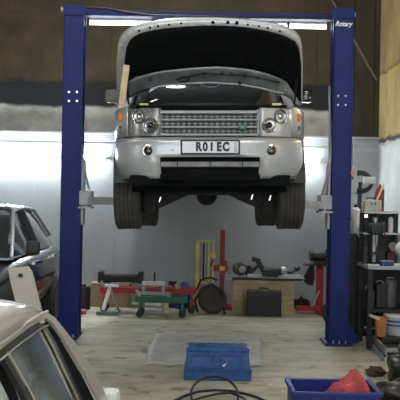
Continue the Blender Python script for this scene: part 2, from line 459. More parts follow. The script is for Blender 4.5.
zz = [zs_ - (zs_-zb_b)*i/6 for i in range(7)]
bp_.grid([brow(z, [x for x in xs_all if x <= -.45]) for z in zz]); bp_.grid([brow(z, [x for x in xs_all if x >= .45]) for z in zz])
bmesh.ops.remove_doubles(bp_.bm, verts=bp_.bm.verts[:], dist=.0005)
bumper = bp_.build('bumper', silver, car, smooth='s', solid=.012); sub_of(bumper, car)
# lower intake and valance
v = MB(); v.box((0,.12,(zs_+zb_b)/2-.01),(.92,.12,zs_-zb_b+.02))
v.box((0,.20,zb_b-.02),(1.5,.2,.10),bev=.02)
v.build('lower_grille', pad, car)
z1, z2 = hl(161.5,D0), hl(167,D0)
MB().box((0,.045,(z1+z2)/2),(.92,.05,z1-z2),bev=.008).build('skid_strip', mat('dull silver plastic',(.16,.165,.165),.45,.4,var=.2,scale=12), car)
for x in (-.3,0,.3): MB().box((x,.02,(z1+z2)/2),(.012,.012,z1-z2)).build('strip_bracket', black, car)
# fog lamps, washer caps
for px in (148.3, 271.3):
    q = c(px,150.5,D0); q.y = py_(q.x)
    f = MB().lathe((q.x,q.y+.02,q.z),(0,-1,0),[(.058,0),(.063,.02),(.057,.032),(.045,.034),(.043,.02),(.04,.0)]).build('fog_lamp', chrome, car, smooth='s'); sub_of(f,car)
    MB().lathe((q.x,q.y-.0,q.z),(0,-1,0),[(.043,-.01),(.043,.010),(.035,.016),(.01,.02)]).build('lens', gloss, f, smooth='s')
    MB().lathe((q.x+.006,q.y-.014,q.z),(0,-1,0),[(.009,-.004),(.010,.006),(.004,.010)],n=14).build('bulb', chrome, f, smooth='s')
for px in (172.5, 248.5):
    q = c(px,149.5,D0)
    MB().lathe((q.x,py_(q.x)-.004,q.z),(0,-1,0),[(.012,-.005),(.012,.006),(.006,.010)],n=12).build('washer_cap', silver, car)
# number plate
pc = c(210.3,147.3,D0); pw, ph = .535*59.5/58.3, .125
pl = MB().box((pc.x,-.016,pc.z),(.546,.02,.137),bev=.003).build('number_plate', black, car); sub_of(pl,car)
pm = mat('reflective plate white', (.78,.82,.90), .45, var=.03)
MB().box((pc.x,-.028,pc.z),(.512,.006,.105)).build('plate_face', pm, pl)
blk = mat('plate black', (.01,.01,.012), .5, var=0)
for ch, px in (('R',198.6),('0',205.2),('1',211.6),('E',219.0),('C',225.8)):
    q = c(px,147.3,D0)
    text('character', ch, blk, pl, (q.x,-.0315,q.z), .108, sx=.80 if ch != '1' else 1.05, ext=.001, off=.0065 if ch != '1' else .004)
q = c(235.5,147.3,D0)
MB().box((q.x,-.0312,q.z),(.03,.001,.10)).build('plate_stripe', mat('pale grey film',(.45,.5,.55),.5), pl)

# grille
gx0, gx1 = c(160,120,D0+.1).x, c(258,120,D0+.1).x
gz1, gz0 = hl(109.5,D0+.1), hl(136.5,D0+.1)
g = MB().box(((gx0+gx1)/2,.19,(gz0+gz1)/2),(gx1-gx0,.04,gz1-gz0)).build('grille', black, car); sub_of(g,car)
fr = MB(); gm = mat('satin silver grille', (.22,.235,.23), .35, .5, var=.05)
for z in (hl(112.3,D0+.1), hl(135,D0+.1)): fr.box(((gx0+gx1)/2,.125,z),(gx1-gx0+.02,.10,.022 if z<hl(120,7.9) else .030),bev=.006)
for x in (gx0,gx1): fr.box((x,.125,(gz0+gz1)/2),(.02,.10,gz1-gz0),bev=.006)
fr.build('frame', gm, g)
for py in (120.0, 127.3):
    MB().box(((gx0+gx1)/2,.105,hl(py,D0+.1)),(gx1-gx0,.07,.017),bev=.005).build('slat', gm, g)
# perforated mesh rows between the slats
ms = MB()
for (pa, pb) in ((113.6,119),(121,126.3),(128.3,133.6)):
    za, zb = hl(pa,D0+.1), hl(pb,D0+.1); n = 17
    for i in range(n):
        x0 = gx0+.012+(gx1-gx0-.024)*i/n; x1 = gx0+.012+(gx1-gx0-.024)*(i+1)/n; xm = (x0+x1)/2; zm = (za+zb)/2
        y = .115
        ms.bar((x0,y,zm),(x0+(xm-x0)*.5,y,za),.0042); ms.bar((x0,y,zm),(x0+(xm-x0)*.5,y,zb),.0042)
        ms.bar((x1,y,zm),(x1-(xm-x0)*.5,y,za),.0042); ms.bar((x1,y,zm),(x1-(xm-x0)*.5,y,zb),.0042)
for pa,pb in ((113.6,119),(121,126.3),(128.3,133.6)): ms.box(((gx0+gx1)/2,.115,(hl(pa,D0+.1)+hl(pb,D0+.1))/2),(gx1-gx0,.006,.004))
ms.build('mesh', gm, g)
q = c(243,126.5,D0)
bd = MB().lathe((q.x,.075,q.z),(0,-1,0),[(.034,-.01),(.034,.004),(.026,.008)],n=24)
for v_ in bd.bm.verts: v_.co.x = q.x+(v_.co.x-q.x)*1.35; v_.co.z = q.z+(v_.co.z-q.z)*.75
badge = bd.build('badge', mat('dark green enamel',(.012,.10,.055),.3), g); sub_of(badge,car)
MB().bar((q.x-.02,.064,q.z+.003),(q.x,.064,q.z+.006),.004).bar((q.x,.064,q.z+.006),(q.x,.064,q.z-.006),.004).bar((q.x,.064,q.z-.006),(q.x+.02,.064,q.z-.003),.004).build('badge_mark', gm, badge)

# headlamps: housing follows the plan curve
for sgn in (-1, 1):
    def X(px): return c(px if sgn < 0 else 420-px, 120, D0+.15).x + (0 if sgn<0 else 0)
    def wx(px): # px measured on the left side of the photo, mirrored about 210
        x = (px-210)*(D0+.18)/F
        return x if sgn < 0 else -x
    zt1, zb1 = hl(108.5,D0+.15), hl(137,D0+.1)
    rows = []
    for i in range(9):
        px = 128.5+(161-128.5)*i/8; x = wx(px)
        yy = py_(x)+.045
        rows.append([(x,yy+.03,zt1),(x,yy,zt1-.01),(x,yy-.012,(zt1+zb1)/2),(x,yy,zb1+.01),(x,yy+.02,zb1)])
    h = MB().grid(rows).build('headlamp', lensdark if sgn<0 else silver, car, smooth='s', solid=.01); sub_of(h,car)
    for k,(px,pyy,r) in enumerate(((140.5,117,.068),(152,126,.070))):
        x = wx(px); y = py_(x)+.02
        nrm = Vector((sgn*.35,-1,0)).normalized()
        l = MB().lathe((x,y+.02,hl(pyy,D0+.15)),nrm,[(r,-.01),(r,.03),(r*.93,.038),(r*.86,.036),(r*.80,.012),(r*.45,.004),(r*.2,.0)]).build('lamp_unit', lens, h, smooth='s'); sub_of(l,car)
        MB().lathe((x,y+.015,hl(pyy,D0+.15)),nrm,[(r*.42,.0),(r*.40,.020),(r*.25,.032),(.004,.038)],n=18).build('bulb_lens', gloss if k==1 else chrome, l, smooth='s')
    # corner panel with indicator
    rows = []
    for i in range(9):
        px = 128.2-(128.2-113.8)*i/8; x = (px-210)*(D0+.18+.35*(i/8)**2)/F*(1 if sgn<0 else -1)
        yy = py_(x)+.05 + .06*(i/8)**2
        rows.append([(x,yy+.05,hl(107,D0+.3)),(x,yy,hl(109,D0+.3)),(x,yy-.01,hl(123,D0+.25)),(x,yy,hl(137,D0+.2))])
    w = MB().grid(rows).build('wing_corner', silver if sgn>0 else innerm if False else silver, car, smooth='s', solid=.012); sub_of(w,car)
    x = (122-210)*(D0+.28)/F*(1 if sgn<0 else -1)
    yy = py_(x)+.05
    nrm = Vector((sgn*.75,-1,0)).normalized()
    MB().lathe((x,yy+.015,hl(116.5,D0+.25)),nrm,[(.038,-.02),(.042,.012),(.034,.028),(.01,.034)],n=6).build('indicator_lamp', orange, w)
    MB().lathe((x+sgn*.01,yy+.02,hl(129,D0+.25)),nrm,[(.034,-.02),(.036,.006),(.03,.014),(.012,.016)],n=18).build('side_lens', lens, w)

# wings / side panels with wheel arches, cabin
WY, WR = 8.67-D0, .37     # front axle
RY = WY+2.88
zroof = 1.90; zbelt = 1.22; zsill = .40; AR = .44
def side_profile():
    pts = [(WY-.42, hl(137,8.4)), (WY-.44,.62)]
    for i in range(9):
        a = PI - PI*i/8; pts.append((WY+math.cos(a)*AR, WR+.09+math.sin(a)*AR))
    pts += [(WY+AR,zsill),(RY-AR,zsill)]
    for i in range(9):
        a = PI - PI*i/8; pts.append((RY+math.cos(a)*AR, WR+.09+math.sin(a)*AR))
    pts += [(4.75,.55),(4.93,.65),(4.95,zbelt),(1.3,zbelt),(.95,1.20),(.5,1.17)]
    return pts
for sgn in (-1,1):
    b = MB().prism([(sgn*.94,y,z) for y,z in side_profile()], (-sgn*.05,0,0))
    for v_ in b.bm.verts: v_.co.x -= sgn*.06*max(0,1.25-v_.co.y)/.75
    b.build('side_panel', silver, car)
# inner structure: engine bay walls, floor pan
MB().box((0,2.9,.50),(1.7,3.3,.16),bev=.03).build('floor_pan', under, car)
MB().box((0,4.82,.9),(1.78,.22,.6),bev=.05).build('rear_bumper', silver, car)
MB().box((0,1.42,.95),(1.78,.06,.75)).build('bulkhead', under, car)
MB().box((0,.40,hl(106.3,8.15)-.03),(1.40,.35,.05),bev=.01).build('slam_panel', pad, car)
MB().box((0,.75,.98),(.72,.55,.26),bev=.05).build('engine_cover', black, car)
MB().box((-.55,.85,1.0),(.28,.4,.24),bev=.03).build('air_box', black, car)
MB().cyl((.55,.8,.9),(.55,.8,1.18),.09).build('fluid_reservoir', white, car)
for px in (144,276.5):
    q = c(px,104.4,8.05); MB().box(q,(.085,.03,.02),bev=.004).build('buffer_block', mat('pale yellow plastic',(.70,.66,.35),.5), car)
# cabin greenhouse
def xsec(y, z0, z1, w0, w1):
    r = .06
    return [(-w0,y,z0),(-w1,y,z1-r),(-w1+r,y,z1),(0,y,z1+.03),(w1-r,y,z1),(w1,y,z1-r),(w0,y,z0)]
cab = MB().loft([xsec(y,z0,z1,w0,w1) for y,z0,z1,w0,w1 in
    ((1.95,1.8,zroof-.06,.72,.70),(2.1,1.8,zroof-.02,.76,.72),(2.9,1.8,zroof,.76,.72),(4.3,1.8,zroof-.01,.76,.72),(4.6,1.8,zroof-.04,.74,.70))])
cab.build('roof', silver, car, smooth='s')
for sgn in (-1,1):
    for (ya,yb,za_,zb_) in ((1.28,1.98,zbelt,1.84),(2.45,2.5,zbelt,1.84),(3.5,3.55,zbelt,1.84),(4.85,4.5,zbelt,1.84)):
        MB().bar((sgn*.90,ya,za_),(sgn*.74,yb,zb_),.06,.06).build('pillar', silver, car)
    MB().prism([(sgn*.89,1.45,zbelt),(sgn*.89,4.75,zbelt),(sgn*.745,4.45,1.82),(sgn*.745,2.02,1.82)],(sgn*.008,0,.002)).build('side_glass', glass, car)
MB().grid([[(x*.86+0, 1.30+.10*(1-abs(x)**2)*-1+.10, 1.24) for x in (-1,-.6,-.2,.2,.6,1)],[(x*.72, 1.98-.06*(1-x*x), 1.84) for x in (-1,-.6,-.2,.2,.6,1)]]).build('windscreen', glass, car, smooth='s', solid=.006)
MB().prism([(-.86,4.93,1.22),(.86,4.93,1.22),(.72,4.62,1.84),(-.72,4.62,1.84)],(0,.01,0)).build('rear_screen', glass, car)
# door mirrors
for sgn in (-1,1):
    q = c(111.5 if sgn<0 else 306.5, 96.5, 9.15)
    m_ = MB().box((q.x,q.y,q.z),(.13,.16,.13),bev=.03).build('door_mirror', gloss if sgn>0 else mat('dull mirror back',(.13,.12,.10),.4), car, smooth='s'); sub_of(m_,car)
    MB().bar((q.x-sgn*.05,q.y+.02,q.z-.05),(sgn*.88,q.y+.05,1.24),.05,.04).build('mirror_arm', black, m_)

# the open bonnet: everything lies on a plane hinged at the back
ZH = (200-103)*8.9/F; KS = .783
def hp(px, py, off=0., crown=True):
    if crown: py += 5.9*(1-max(-1,min(1,(px-209.5)/93))**2)
    k = (200-py)/F
    D = (ZH + KS*8.9)/(k+KS)
    q = c(px, py, D)
    t = max(-1,min(1,(px-209.5)/93)); n = Vector((0,.616,.787))
    return q + n*((.07*(1-t*t) if crown else 0) - .0 - off)
top = [(116.5,62),(117.5,48),(119,41),(122,35),(126,31),(131,28),(137,25.5),(145,23.2),(160,20.2),(180,18.2),(200,17.5),(222,17.6),(240,18.8),(258,21),(272,23.4),(284,26.2),(291,29),(296,32.5),(300,38),(302,46),(302.8,60)]
bot = [(116.5,104),(124,104),(128,98),(133,96),(142,92),(160,84.5),(180,82),(210,80.5),(240,82.5),(262,87),(276,92),(286,95),(292,100),(297,104),(302.8,104)]
def hgrid(pxs, ft, fb, off, n=10):
    return [[hp(px, ft(px)+(fb(px)-ft(px))*j/n, off) for j in range(n+1)] for px in pxs]
pxs = [116.5,117,118,119.5,121.5,124,128,133,139,146]+[155+10*i for i in range(13)]+[282,288,293,297,300,301.8,302.8]
def crown_fix(rows): return rows
hood = MB().grid(hgrid(pxs, lambda x: interp(top,x), lambda x: interp(bot,x), -.012)).build('bonnet', silver, car, smooth='s', solid=.02); sub_of(hood,car)
fr_m = mat('bonnet rim metal', (.62,.64,.64), .35, .4, var=.15, scale=20)
MB().grid(hgrid([p for p in pxs if 117.5<p<302], lambda x: interp(top,x)+1.5, lambda x: interp(bot,x), .006)).build('inner_frame', fr_m, hood, smooth='s', solid=.006)
def in_top(x):
    return interp([(124.5,62),(126,48),(129,40),(134,35),(140,32),(150,29),(165,26.5),(185,24.6),(205,23.5),(225,23.6),(245,25.2),(262,28),(276,31.5),(288,36),(296,41),(299.5,50),(301,62)],x)
padx = [124.5,125.2,126.5,128.5,131,135,140,147]+[155+10*i for i in range(13)]+[281,287,291.5,295,298.5,301]
MB().grid(hgrid(padx, in_top, lambda x: interp([(124.5,84),(135,74),(160,68),(190,64.5),(220,63),(250,66),(270,71),(286,78),(292,88),(299.5,100)],x), .022)).build('insulation_pad', pad, hood, smooth='s', solid=.015)
bx = [128,134,141,150]+[160+10*i for i in range(12)]+[277,283]
bt = lambda x: interp([(128,80),(135,75),(160,68.5),(190,65),(220,63.5),(250,66.5),(270,71.5),(283,78)],x)
bb = lambda x: interp([(128,94),(140,89.5),(160,83),(180,80.5),(210,79),(240,81),(262,85),(275,89),(283,90)],x)
lb = MB().grid(hgrid(bx, bt, bb, .03, 6)).build('rear_frame', innerm, hood, smooth='s', solid=.012); sub_of(lb,car)
MB().tube([hp(x, bb(x)-1., .05) for x in bx[3:]], .009).build('frame_lip', fr_m, lb, smooth='s')
MB().tube([hp(x, y, .055) for x,y in ((176,75),(183,73),(190,71.5),(198,69.5),(205,68.5),(215,69.5),(228,70),(240,70),(252,72),(262,74),(272,76.5),(280,78)) ], .008).build('washer_hose', black, lb)
for x,y in ((204.5,69),(222,69.5),(232,69.8),(245,71),(258,73.5),(150,75.5),(240,78.5)):
    q = hp(x,y,.05); MB().lathe(q,(0,-.616,-.787),[(.016,-.01),(.018,.006),(.012,.014)],n=12).build('hose_clip', black, lb)
MB().tube([hp(x,y,.06) for x,y in ((178,75.5),(181,72),(186,71),(190,73.5),(185,76.5),(179,76))], .008).build('hose_loop', black, lb)
MB().tube([hp(x,y,.02) for x,y in ((200,82.5),(208,84.5),(216,84.5),(220,81.5))], .005).build('bowden_cable', steel, lb)
for x,y in ((139,29.5),(150,26.2),(158,24.6),(169,23),(181,21.6),(213,20.6),(228,20.8),(237,21.4),(248,22.8),(259,24.6),(268,26.6),(280,30)):
    q = hp(x,y,.01); r = .018 if 210<x<240 else .012
    MB().lathe(q,(0,-.616,-.787),[(r,-.01),(r,.004),(r*.5,.005)],n=12).build('frame_hole', pad, hood)
# dark side skirts beneath the pad and gas struts
for px,pa in ((126.5,94),(296.5,96)):
    MB().bar(hp(px,pa-20,.04), c(px+ (2 if px<200 else -2),104,8.85),.02).build('gas_strut', black, hood)
# cowl
rows = []
for i in range(13):
    x = -.84+1.68*i/12; t = 1-(x/.84)**2
    rows.append([(x, .98-.0*t, 1.08),(x,1.00,1.17+.03*t),(x, 1.16, 1.22+.05*t),(x,1.34,1.25+.04*t)])
MB().grid(rows).build('cowl_panel', pad, car, smooth='s', solid=.01)
MB().tube([hp(x,y,.0) for x,y in ((163.5,83.5),(167,82.6),(172,82.2),(178,82.6))], .01).build('cowl_seal', black, car)

# wheels
def wheel(x, y, s, dz=0.):
    WR = .37+dz; R0 = .37
    t = MB()
    R_ = R0; w = .135
    prof = [(R_-.13,-w*.9),(R_-.07,-w),(R_-.030,-w*.95),(R_-.008,-w*.84),(R_,-w*.68)]
    for g_ in (-.45,-.15,.15,.45):
        prof += [(R_,(g_-.06)*w),(R_-.012,(g_-.05)*w),(R_-.012,(g_+.05)*w),(R_,(g_+.06)*w)]
    prof += [(R_,w*.68),(R_-.008,w*.84),(R_-.030,w*.95),(R_-.07,w),(R_-.13,w*.9)]
    t.lathe((x,y,WR),(1,0,0),prof,n=56)
    for i in range(56):
        a = 2*PI*i/56
        for sd in (-1,1):
            t.box((x+sd*w*.66, y+math.cos(a)*(R_-.006), WR+math.sin(a)*(R_-.006)), (w*.34,.022,.016), Matrix.Rotation(a-PI/2,3,'X'))
    o = t.build('wheel', rubber, car); sub_of(o,car)
    rm = MB().lathe((x+s*.06,y,WR),(s,0,0),[(.10,-.03),(.235,-.12),(.245,.06),(.235,.07),(.22,.03),(.10,.02),(.08,.05),(.02,.05)],n=40)
    rm.build('rim', steel, o, smooth='s')
    MB().lathe((x-s*.07,y,WR),(s,0,0),[(.17,-.01),(.17,.01)],n=32).build('brake_disc', steel, o)
for s in (-1,1):
    wheel(s*.812, WY, s); wheel(s*.80, RY, s, -.055)
# underbody
b = MB(); y0 = .62
b.prism([c(px,py,8.55) for px,py in ((150,172),(154,204),(160,207.5),(168,204),(190,193.5),(226,192.5),(244,202),(256,207),(262,204),(266,172))], (0,.30,0))
b.build('subframe', under, car)
MB().box((0,1.35,.42),(.5,1.1,.14),bev=.04).build('gearbox', under, car)
MB().cyl((0,1.9,.42),(0,3.6,.40),.05).build('propshaft', under, car)
MB().box((0,WY+.05,.55),(.9,.6,.3),bev=.05).build('engine_sump', under, car)
for s in (-1,1):
    MB().box((s*.60,WY-.02,.27),(.13,.16,.24),bev=.02).build('steering_knuckle', under, car)
    MB().bar((s*.18,WY+.05,.40),(s*.62,WY,.20),.12,.07).build('control_arm', under, car)
    MB().bar((s*.30,RY,.40),(s*.66,RY,.24),.10,.06).build('control_arm', under, car)
    MB().cyl((s*.2,WY+.08,.40),(s*.72,WY,WR),.03).build('drive_shaft', under, car)
    MB().cyl((s*.60,WY+.12,.45),(s*.60,WY+.12,.95),.06).build('suspension_strut', under, car)
    MB().box((s*.42,2.6,.44),(.1,3.0,.12)).build('chassis_rail', under, car)
    MB().box((s*.80,2.35,.40),(.16,1.8,.10),bev=.02).build('sill', under, car)
MB().lathe((0,RY,.36),(0,1,0),[(.04,-.2),(.12,-.12),(.14,0),(.12,.12),(.05,.2)]).build('rear_differential', under, car, smooth='s')
MB().box((0,.60,.40),(1.5,.4,.05),bev=.01).build('undertray', pad, car)
for px,py in ((160,199),(252,196.5),(270,197.5)):
    q = c(px,py,8.5); MB().bar(q+Vector((-.008,0,-.03)),q+Vector((.008,0,.02)),.010).build('gap_glint', ledm if False else chrome, car)  # chrome slivers stand in for bright light showing through underbody gaps
# wheel arch liners
for s in (-1,1):
    rows = [[(s*xx, WY+math.cos(a)*(AR+.02), WR+.09+math.sin(a)*(AR+.02)) for xx in (.45,.93)] for a in [PI*i/12 for i in range(13)]]
    MB().grid(rows).build('arch_liner', black, car, solid=.01)

# the stick that props the bonnet
a_, b_ = P(126.5,65,8.25), P(121.5,108.5,8.28)
tag(MB().bar(b_, a_, .035, .062, up=(1,0,0), bev=.004).build('prop_stick', palewood), 'pale wooden stick propping up the open bonnet at the left headlamp', 'stick')

# ------------------------------------------------------------------ dark car at the left
dx, dy = -1.72, 7.0
dcar = thing('parked_car', (dx-.9, dy, 0), 'dark grey car parked by the left blue post, facing the camera', 'car')
def dbody():
    b = MB(); secs = []
    #        y      halfw  zlow  zsh   ztop
    for y, hw, zl, zs, ztp in ((0,.62,.35,.60,.72),(.12,.78,.25,.68,.80),(.45,.86,.22,.78,.90),(1.2,.89,.22,.88,.99),(1.5,.90,.22,.92,1.02),(2.6,.90,.22,.95,1.03),(3.6,.89,.25,.97,1.04),(4.1,.84,.30,.95,1.03),(4.3,.74,.40,.85,.95)):
        cx = dx-.9
        secs.append([(cx-hw*.92,dy+y,zl),(cx-hw,dy+y,(zl+zs)/2),(cx-hw*.99,dy+y,zs),(cx-hw*.86,dy+y,ztp-.02),(cx,dy+y,ztp+.03),(cx+hw*.86,dy+y,ztp-.02),(cx+hw*.99,dy+y,zs),(cx+hw,dy+y,(zl+zs)/2),(cx+hw*.92,dy+y,zl)])
    b.loft(secs); return b
ob = dbody().build('body', darkcar, dcar, smooth='all')
m_ = ob.modifiers.new('sub','SUBSURF'); m_.levels = 1; m_.render_levels = 1
cx = dx-.9
b = MB(); b.loft([[(cx-w1,y+dy,z0),(cx-w2,y+dy,z1),(cx,y+dy,z1+.04),(cx+w2,y+dy,z1),(cx+w1,y+dy,z0)] for y,z0,z1,w1,w2 in ((1.25,.98,1.0,.78,.76),(2.05,1.0,1.44,.80,.60),(2.6,1.0,1.47,.80,.61),(3.3,1.0,1.43,.80,.58),(3.95,1.0,1.1,.74,.66))])
b.build('glasshouse', glass, dcar)
b = MB(); b.loft([[(cx-w,y+dy,z-.03),(cx-w*.9,y+dy,z+.015),(cx,y+dy,z+.05),(cx+w*.9,y+dy,z+.015),(cx+w,y+dy,z-.03),(cx,y+dy,z-.02)] for y,z,w in ((1.98,1.435,.63),(2.1,1.46,.64),(2.6,1.49,.64),(3.35,1.45,.61))])
b.build('roof', darkcar, dcar, smooth='s')
for s in (-1,1):
    MB().tube([(cx+s*.80,dy+1.25,1.0),(cx+s*.72,dy+1.65,1.22),(cx+s*.63,dy+2.05,1.45),(cx+s*.63,dy+2.6,1.48),(cx+s*.60,dy+3.3,1.45),(cx+s*.70,dy+3.9,1.12)],.02).build('roof_rail', silver if s>0 else darkcar, dcar, smooth='s')
    MB().bar((cx+s*.83,dy+2.5,1.0),(cx+s*.635,dy+2.5,1.45),.05).build('door_pillar', black, dcar)
    q = Vector((cx+s*.96,dy+1.50,1.09))
    mm = MB().box(q,(.13,.10,.14),bev=.03).build('door_mirror', black, dcar); 
    MB().bar((cx+s*.87,dy+2.05,.90),(cx+s*.905,dy+2.25,.90),.03).build('door_handle', chrome, dcar)
    MB().bar((cx+s*.89,dy+3.05,.91),(cx+s*.905,dy+3.25,.91),.03).build('door_handle', chrome, dcar)
    for yy in (.85,3.45):
        wq = MB().lathe((cx+s*.80,dy+yy,.32),(s,0,0),[(.20,-.08),(.30,-.10),(.32,-.06),(.32,.07),(.30,.105),(.21,.105)],n=32).build('wheel', rubber, dcar)
        sub_of(wq, dcar); ORIG[wq.name] = Vector((0,0,0))
        MB().lathe((cx+s*.80,dy+yy,.32),(s,0,0),[(.21,.02),(.21,.10),(.17,.08),(.03,.09)],n=24).build('rim', steel, wq)
    q = Vector((cx+s*.62,dy+.13,.66))
    MB().blob(q,(.20,.13,.085),seed=2,rough=0,sub=2).build('headlamp', lens, dcar, smooth='all')
MB().box((cx,dy+.02,.50),(1.0,.10,.16),bev=.02).build('grille', black, dcar)
for s in (-1,1):
    pass
# pale panel with a dark square, leaning against its nose
q0 = P(26,300,6.75); q1 = P(18.5,267,6.75)
t = thing('pale_panel', (q0.x, q0.y, 0), 'pale beige panel with small dark square leaning before the dark car', 'panel')
h1 = q1.z
MB().prism([P(8,268,6.75),P(28,266.5,6.75),P(32,272,6.75),P(50,345,6.75),Vector((P(60,385,6.75).x,6.75,.0)),Vector((P(28,385,6.75).x,6.75,.0)),P(20,320,6.75),P(10,280,6.75)],(0,.03,0)).build('board', beige, t)
q = P(20.5,275.5,6.745); MB().box((q.x,q.y,q.z),(.034,.012,.028)).build('dark_square', black, t)

# ------------------------------------------------------------------ silver saloon right beside the camera (only its cabin corner is in view)
sal = thing('saloon_car', (-1.05,1.6,0), 'pale silver saloon close by the camera at lower left', 'car')
def sp(px, py, off=0.):
    """point of the leaning side of the cabin"""
    u, v = (px-200)/F, (200-py)/F
    a, b = u*CT - v*ST, u*ST + v*CT
    # X = -.36 + .35*(1.33 - Z)
    D = (-.36 + .35*(1.33-CH)) / (a + .35*b)
    q = P(px, py, D)
    return q + Vector((.94,0,.33))*off
# roof shell
SX = -1.05
hw = .69
def roofrow(y, zc, ze, w):
    return [(SX + w*math.sin(t*PI/2)/1.0, y, ze + (zc-ze)*(math.cos(t*PI/2)**.7)) for t in [i/10 for i in range(-10,11)]]
rr = [roofrow(y,zc,ze,w) for y,zc,ze,w in ((-.1,1.357,1.27,.66),(.3,1.402,1.32,.68),(.8,1.412,1.335,.69),(1.3,1.412,1.34,.69),(1.7,1.404,1.335,.69),(1.9,1.385,1.325,.685),(2.0,1.367,1.315,.68))]
MB().grid(rr).build('roof', silver2, sal, smooth='all', solid=.02)
def poly(pts, off, th, name, m, **k):
    P3 = [sp(x,y,off) for x,y in pts]
    return MB().prism(P3, Vector((.94,0,.33))*th).build(name, m, sal, **k)
def band(o, i, off, th, name, m):
    """strip between two outlines given as matching pixel lists"""
    b = MB()
    A = [sp(x,y,off) for x,y in o]; B = [sp(x,y,off) for x,y in i]
    n = Vector((.94,0,.33))*th
    b.loft([[a, bb_, bb_+n, a+n] for a, bb_ in zip(A,B)])
    return b.build(name, m, sal, smooth='s')
# gutter chrome and silver outer rail
b = MB().tube([sp(x,y,.008) for x,y in ((-60,383),(-25,360),(0,342.5),(14,331.5),(28,321),(38,315),(44,312.8))], .004)
b.build('gutter_rail', silver2, sal, smooth='s')
band([(-60,384),(0,343),(28,322),(40,314.5),(47,312),(55,317.5),(66,331),(77,345),(88,361.5),(99,381),(107,397),(125,432)],
     [(-60,391),(0,350),(28,328.5),(40,321.5),(46,318),(51.5,321),(62.5,336),(73.5,354),(84.5,373),(95.5,394),(102,407),(119,441)], 0, -.008, 'cant_rail', silver2)
# black door frame
band([(-60,392),(0,350),(28,329),(40,323.5),(45,323.5),(49,327.5)],
     [(-60,412),(0,364),(14,352),(30,341),(43,330),(46,329)], -.003, -.008, 'door_frame', black)
# chrome strip inside the frame
b = MB().tube([sp(x,y,.012) for x,y in ((-60,402),(0,357),(20,341),(36,330),(44,326.5))], .0022)
b.build('window_trim', chrome, sal)
# glass, quarter divider, quarter glass, centre pillar
wg = mat('window glass', (.36,.42,.42), .05, var=.6, scale=3, spec=.8, coat=1.)
poly([(12,350),(30,340),(46,328),(55,345),(68,372),(84,410),(100,450),(46,450),(30,400)], -.02, .006, 'door_glass', wg)
band([(47,327),(56,344),(68,370),(82,400),(100,440)],[(49.5,327),(59,344),(71,370),(85,400),(103,440)], -.005,-.008,'quarter_divider', chrome)
poly([(46,322),(51,321),(62,336),(74,355),(85,374),(96,395),(118,440),(100,440),(71,370),(59,344)], -.010, -.006, 'quarter_panel', pad)
band([(2,352),(12,368),(24,390),(40,425)],[(10,350),(22,372),(34,396),(50,430)], -.004,-.010,'centre_pillar', black)
b = MB().tube([sp(x,y,.006) for x,y in ((4,353),(15,372),(27,393),(43,425))], .003); b.build('pillar_trim', chrome, sal)
poly([(-60,412),(-20,378),(0,364),(10,384),(22,410),(34,440),(-60,440)], -.02, .006, 'rear_glass', wg)
# lower body, bonnet, boot, wheels for the rest of the saloon
b = MB(); secs = []
for y,w,zl,zs,ztp in ((-1.6,.70,.35,.65,.80),(-1.4,.80,.25,.75,.88),(-.5,.83,.22,.84,.92),(1.0,.84,.22,.85,.93),(2.2,.84,.22,.84,.92),(3.2,.82,.22,.78,.86),(3.7,.76,.28,.68,.78),(3.85,.64,.35,.60,.70)):
    secs.append([(SX-w*.95,y,zl),(SX-w,y,(zl+zs)/2),(SX-w*.98,y,zs),(SX-w*.9,y,ztp),(SX,y,ztp+.02),(SX+w*.9,y,ztp),(SX+w*.98,y,zs),(SX+w,y,(zl+zs)/2),(SX+w*.95,y,zl)])
b.loft(secs).build('body', silver2, sal, smooth='s')
for s in (-1,1):
    for yy in (-.75,3.0):
        MB().lathe((SX+s*.72,yy,.31),(s,0,0),[(.05,-.08),(.29,-.09),(.31,-.06),(.31,.06),(.29,.10),(.20,.10),(.18,.07),(.02,.08)],n=32).build('wheel', rubber, sal)
# left side of cabin, windscreen, rear screen
MB().prism([(SX-.80,-.2,.93),(SX-.80,2.5,.93),(SX-.69,2.05,1.30),(SX-.69,0.,1.28)],(.01,0,0)).build('side_glass', wg, sal)
MB().grid([[(SX+x*.66,2.07+.0*x,1.30+.03*(1-x*x)) for x in (-1,-.5,0,.5,1)],[(SX+x*.74,2.62,.93) for x in (-1,-.5,0,.5,1)]]).build('windscreen', glass, sal, solid=.006)
MB().grid([[(SX+x*.66,-.12,1.27+.03*(1-x*x)) for x in (-1,-.5,0,.5,1)],[(SX+x*.74,-.6,.92) for x in (-1,-.5,0,.5,1)]]).build('rear_screen', glass, sal, solid=.006)
for s in (-1,):
    MB().bar((SX-.78,2.55,.93),(SX-.69,2.06,1.30),.05).build('windscreen_pillar', silver2, sal)
q = P(110,398,2.5); MB().box((q.x,q.y,q.z-.01),(.055,.08,.07),bev=.018).build('door_mirror', white, sal, smooth='s')

# ------------------------------------------------------------------ middle of the floor
# floor sheet
pts = [G(155,334,.0),G(261,336.5,.0),G(262.5,367,.0),(0,0,0),G(143,364.5,.0)]
pts.pop(3)
b = MB()
A,B_,C_,D_ = pts
rows = []
for j in range(13):
    rows.append([])
    for i in range(25):
        s_, t_ = i/24, j/12
        q = (A*(1-s_)+B_*s_)*(1-t_) + (D_*(1-s_)+C_*s_)*t_
        rows[-1].append((q.x+.012*math.sin(9*t_+i), q.y+.02*math.sin(7*s_*3), .006+.004*math.sin(i*1.3+j*.9)*math.sin(j*1.7)))
tag(MB().grid(rows).build('floor_sheet', matm, smooth='all', solid=.004), 'pale grey worn sheet lying flat on the floor behind the blue case', 'sheet')
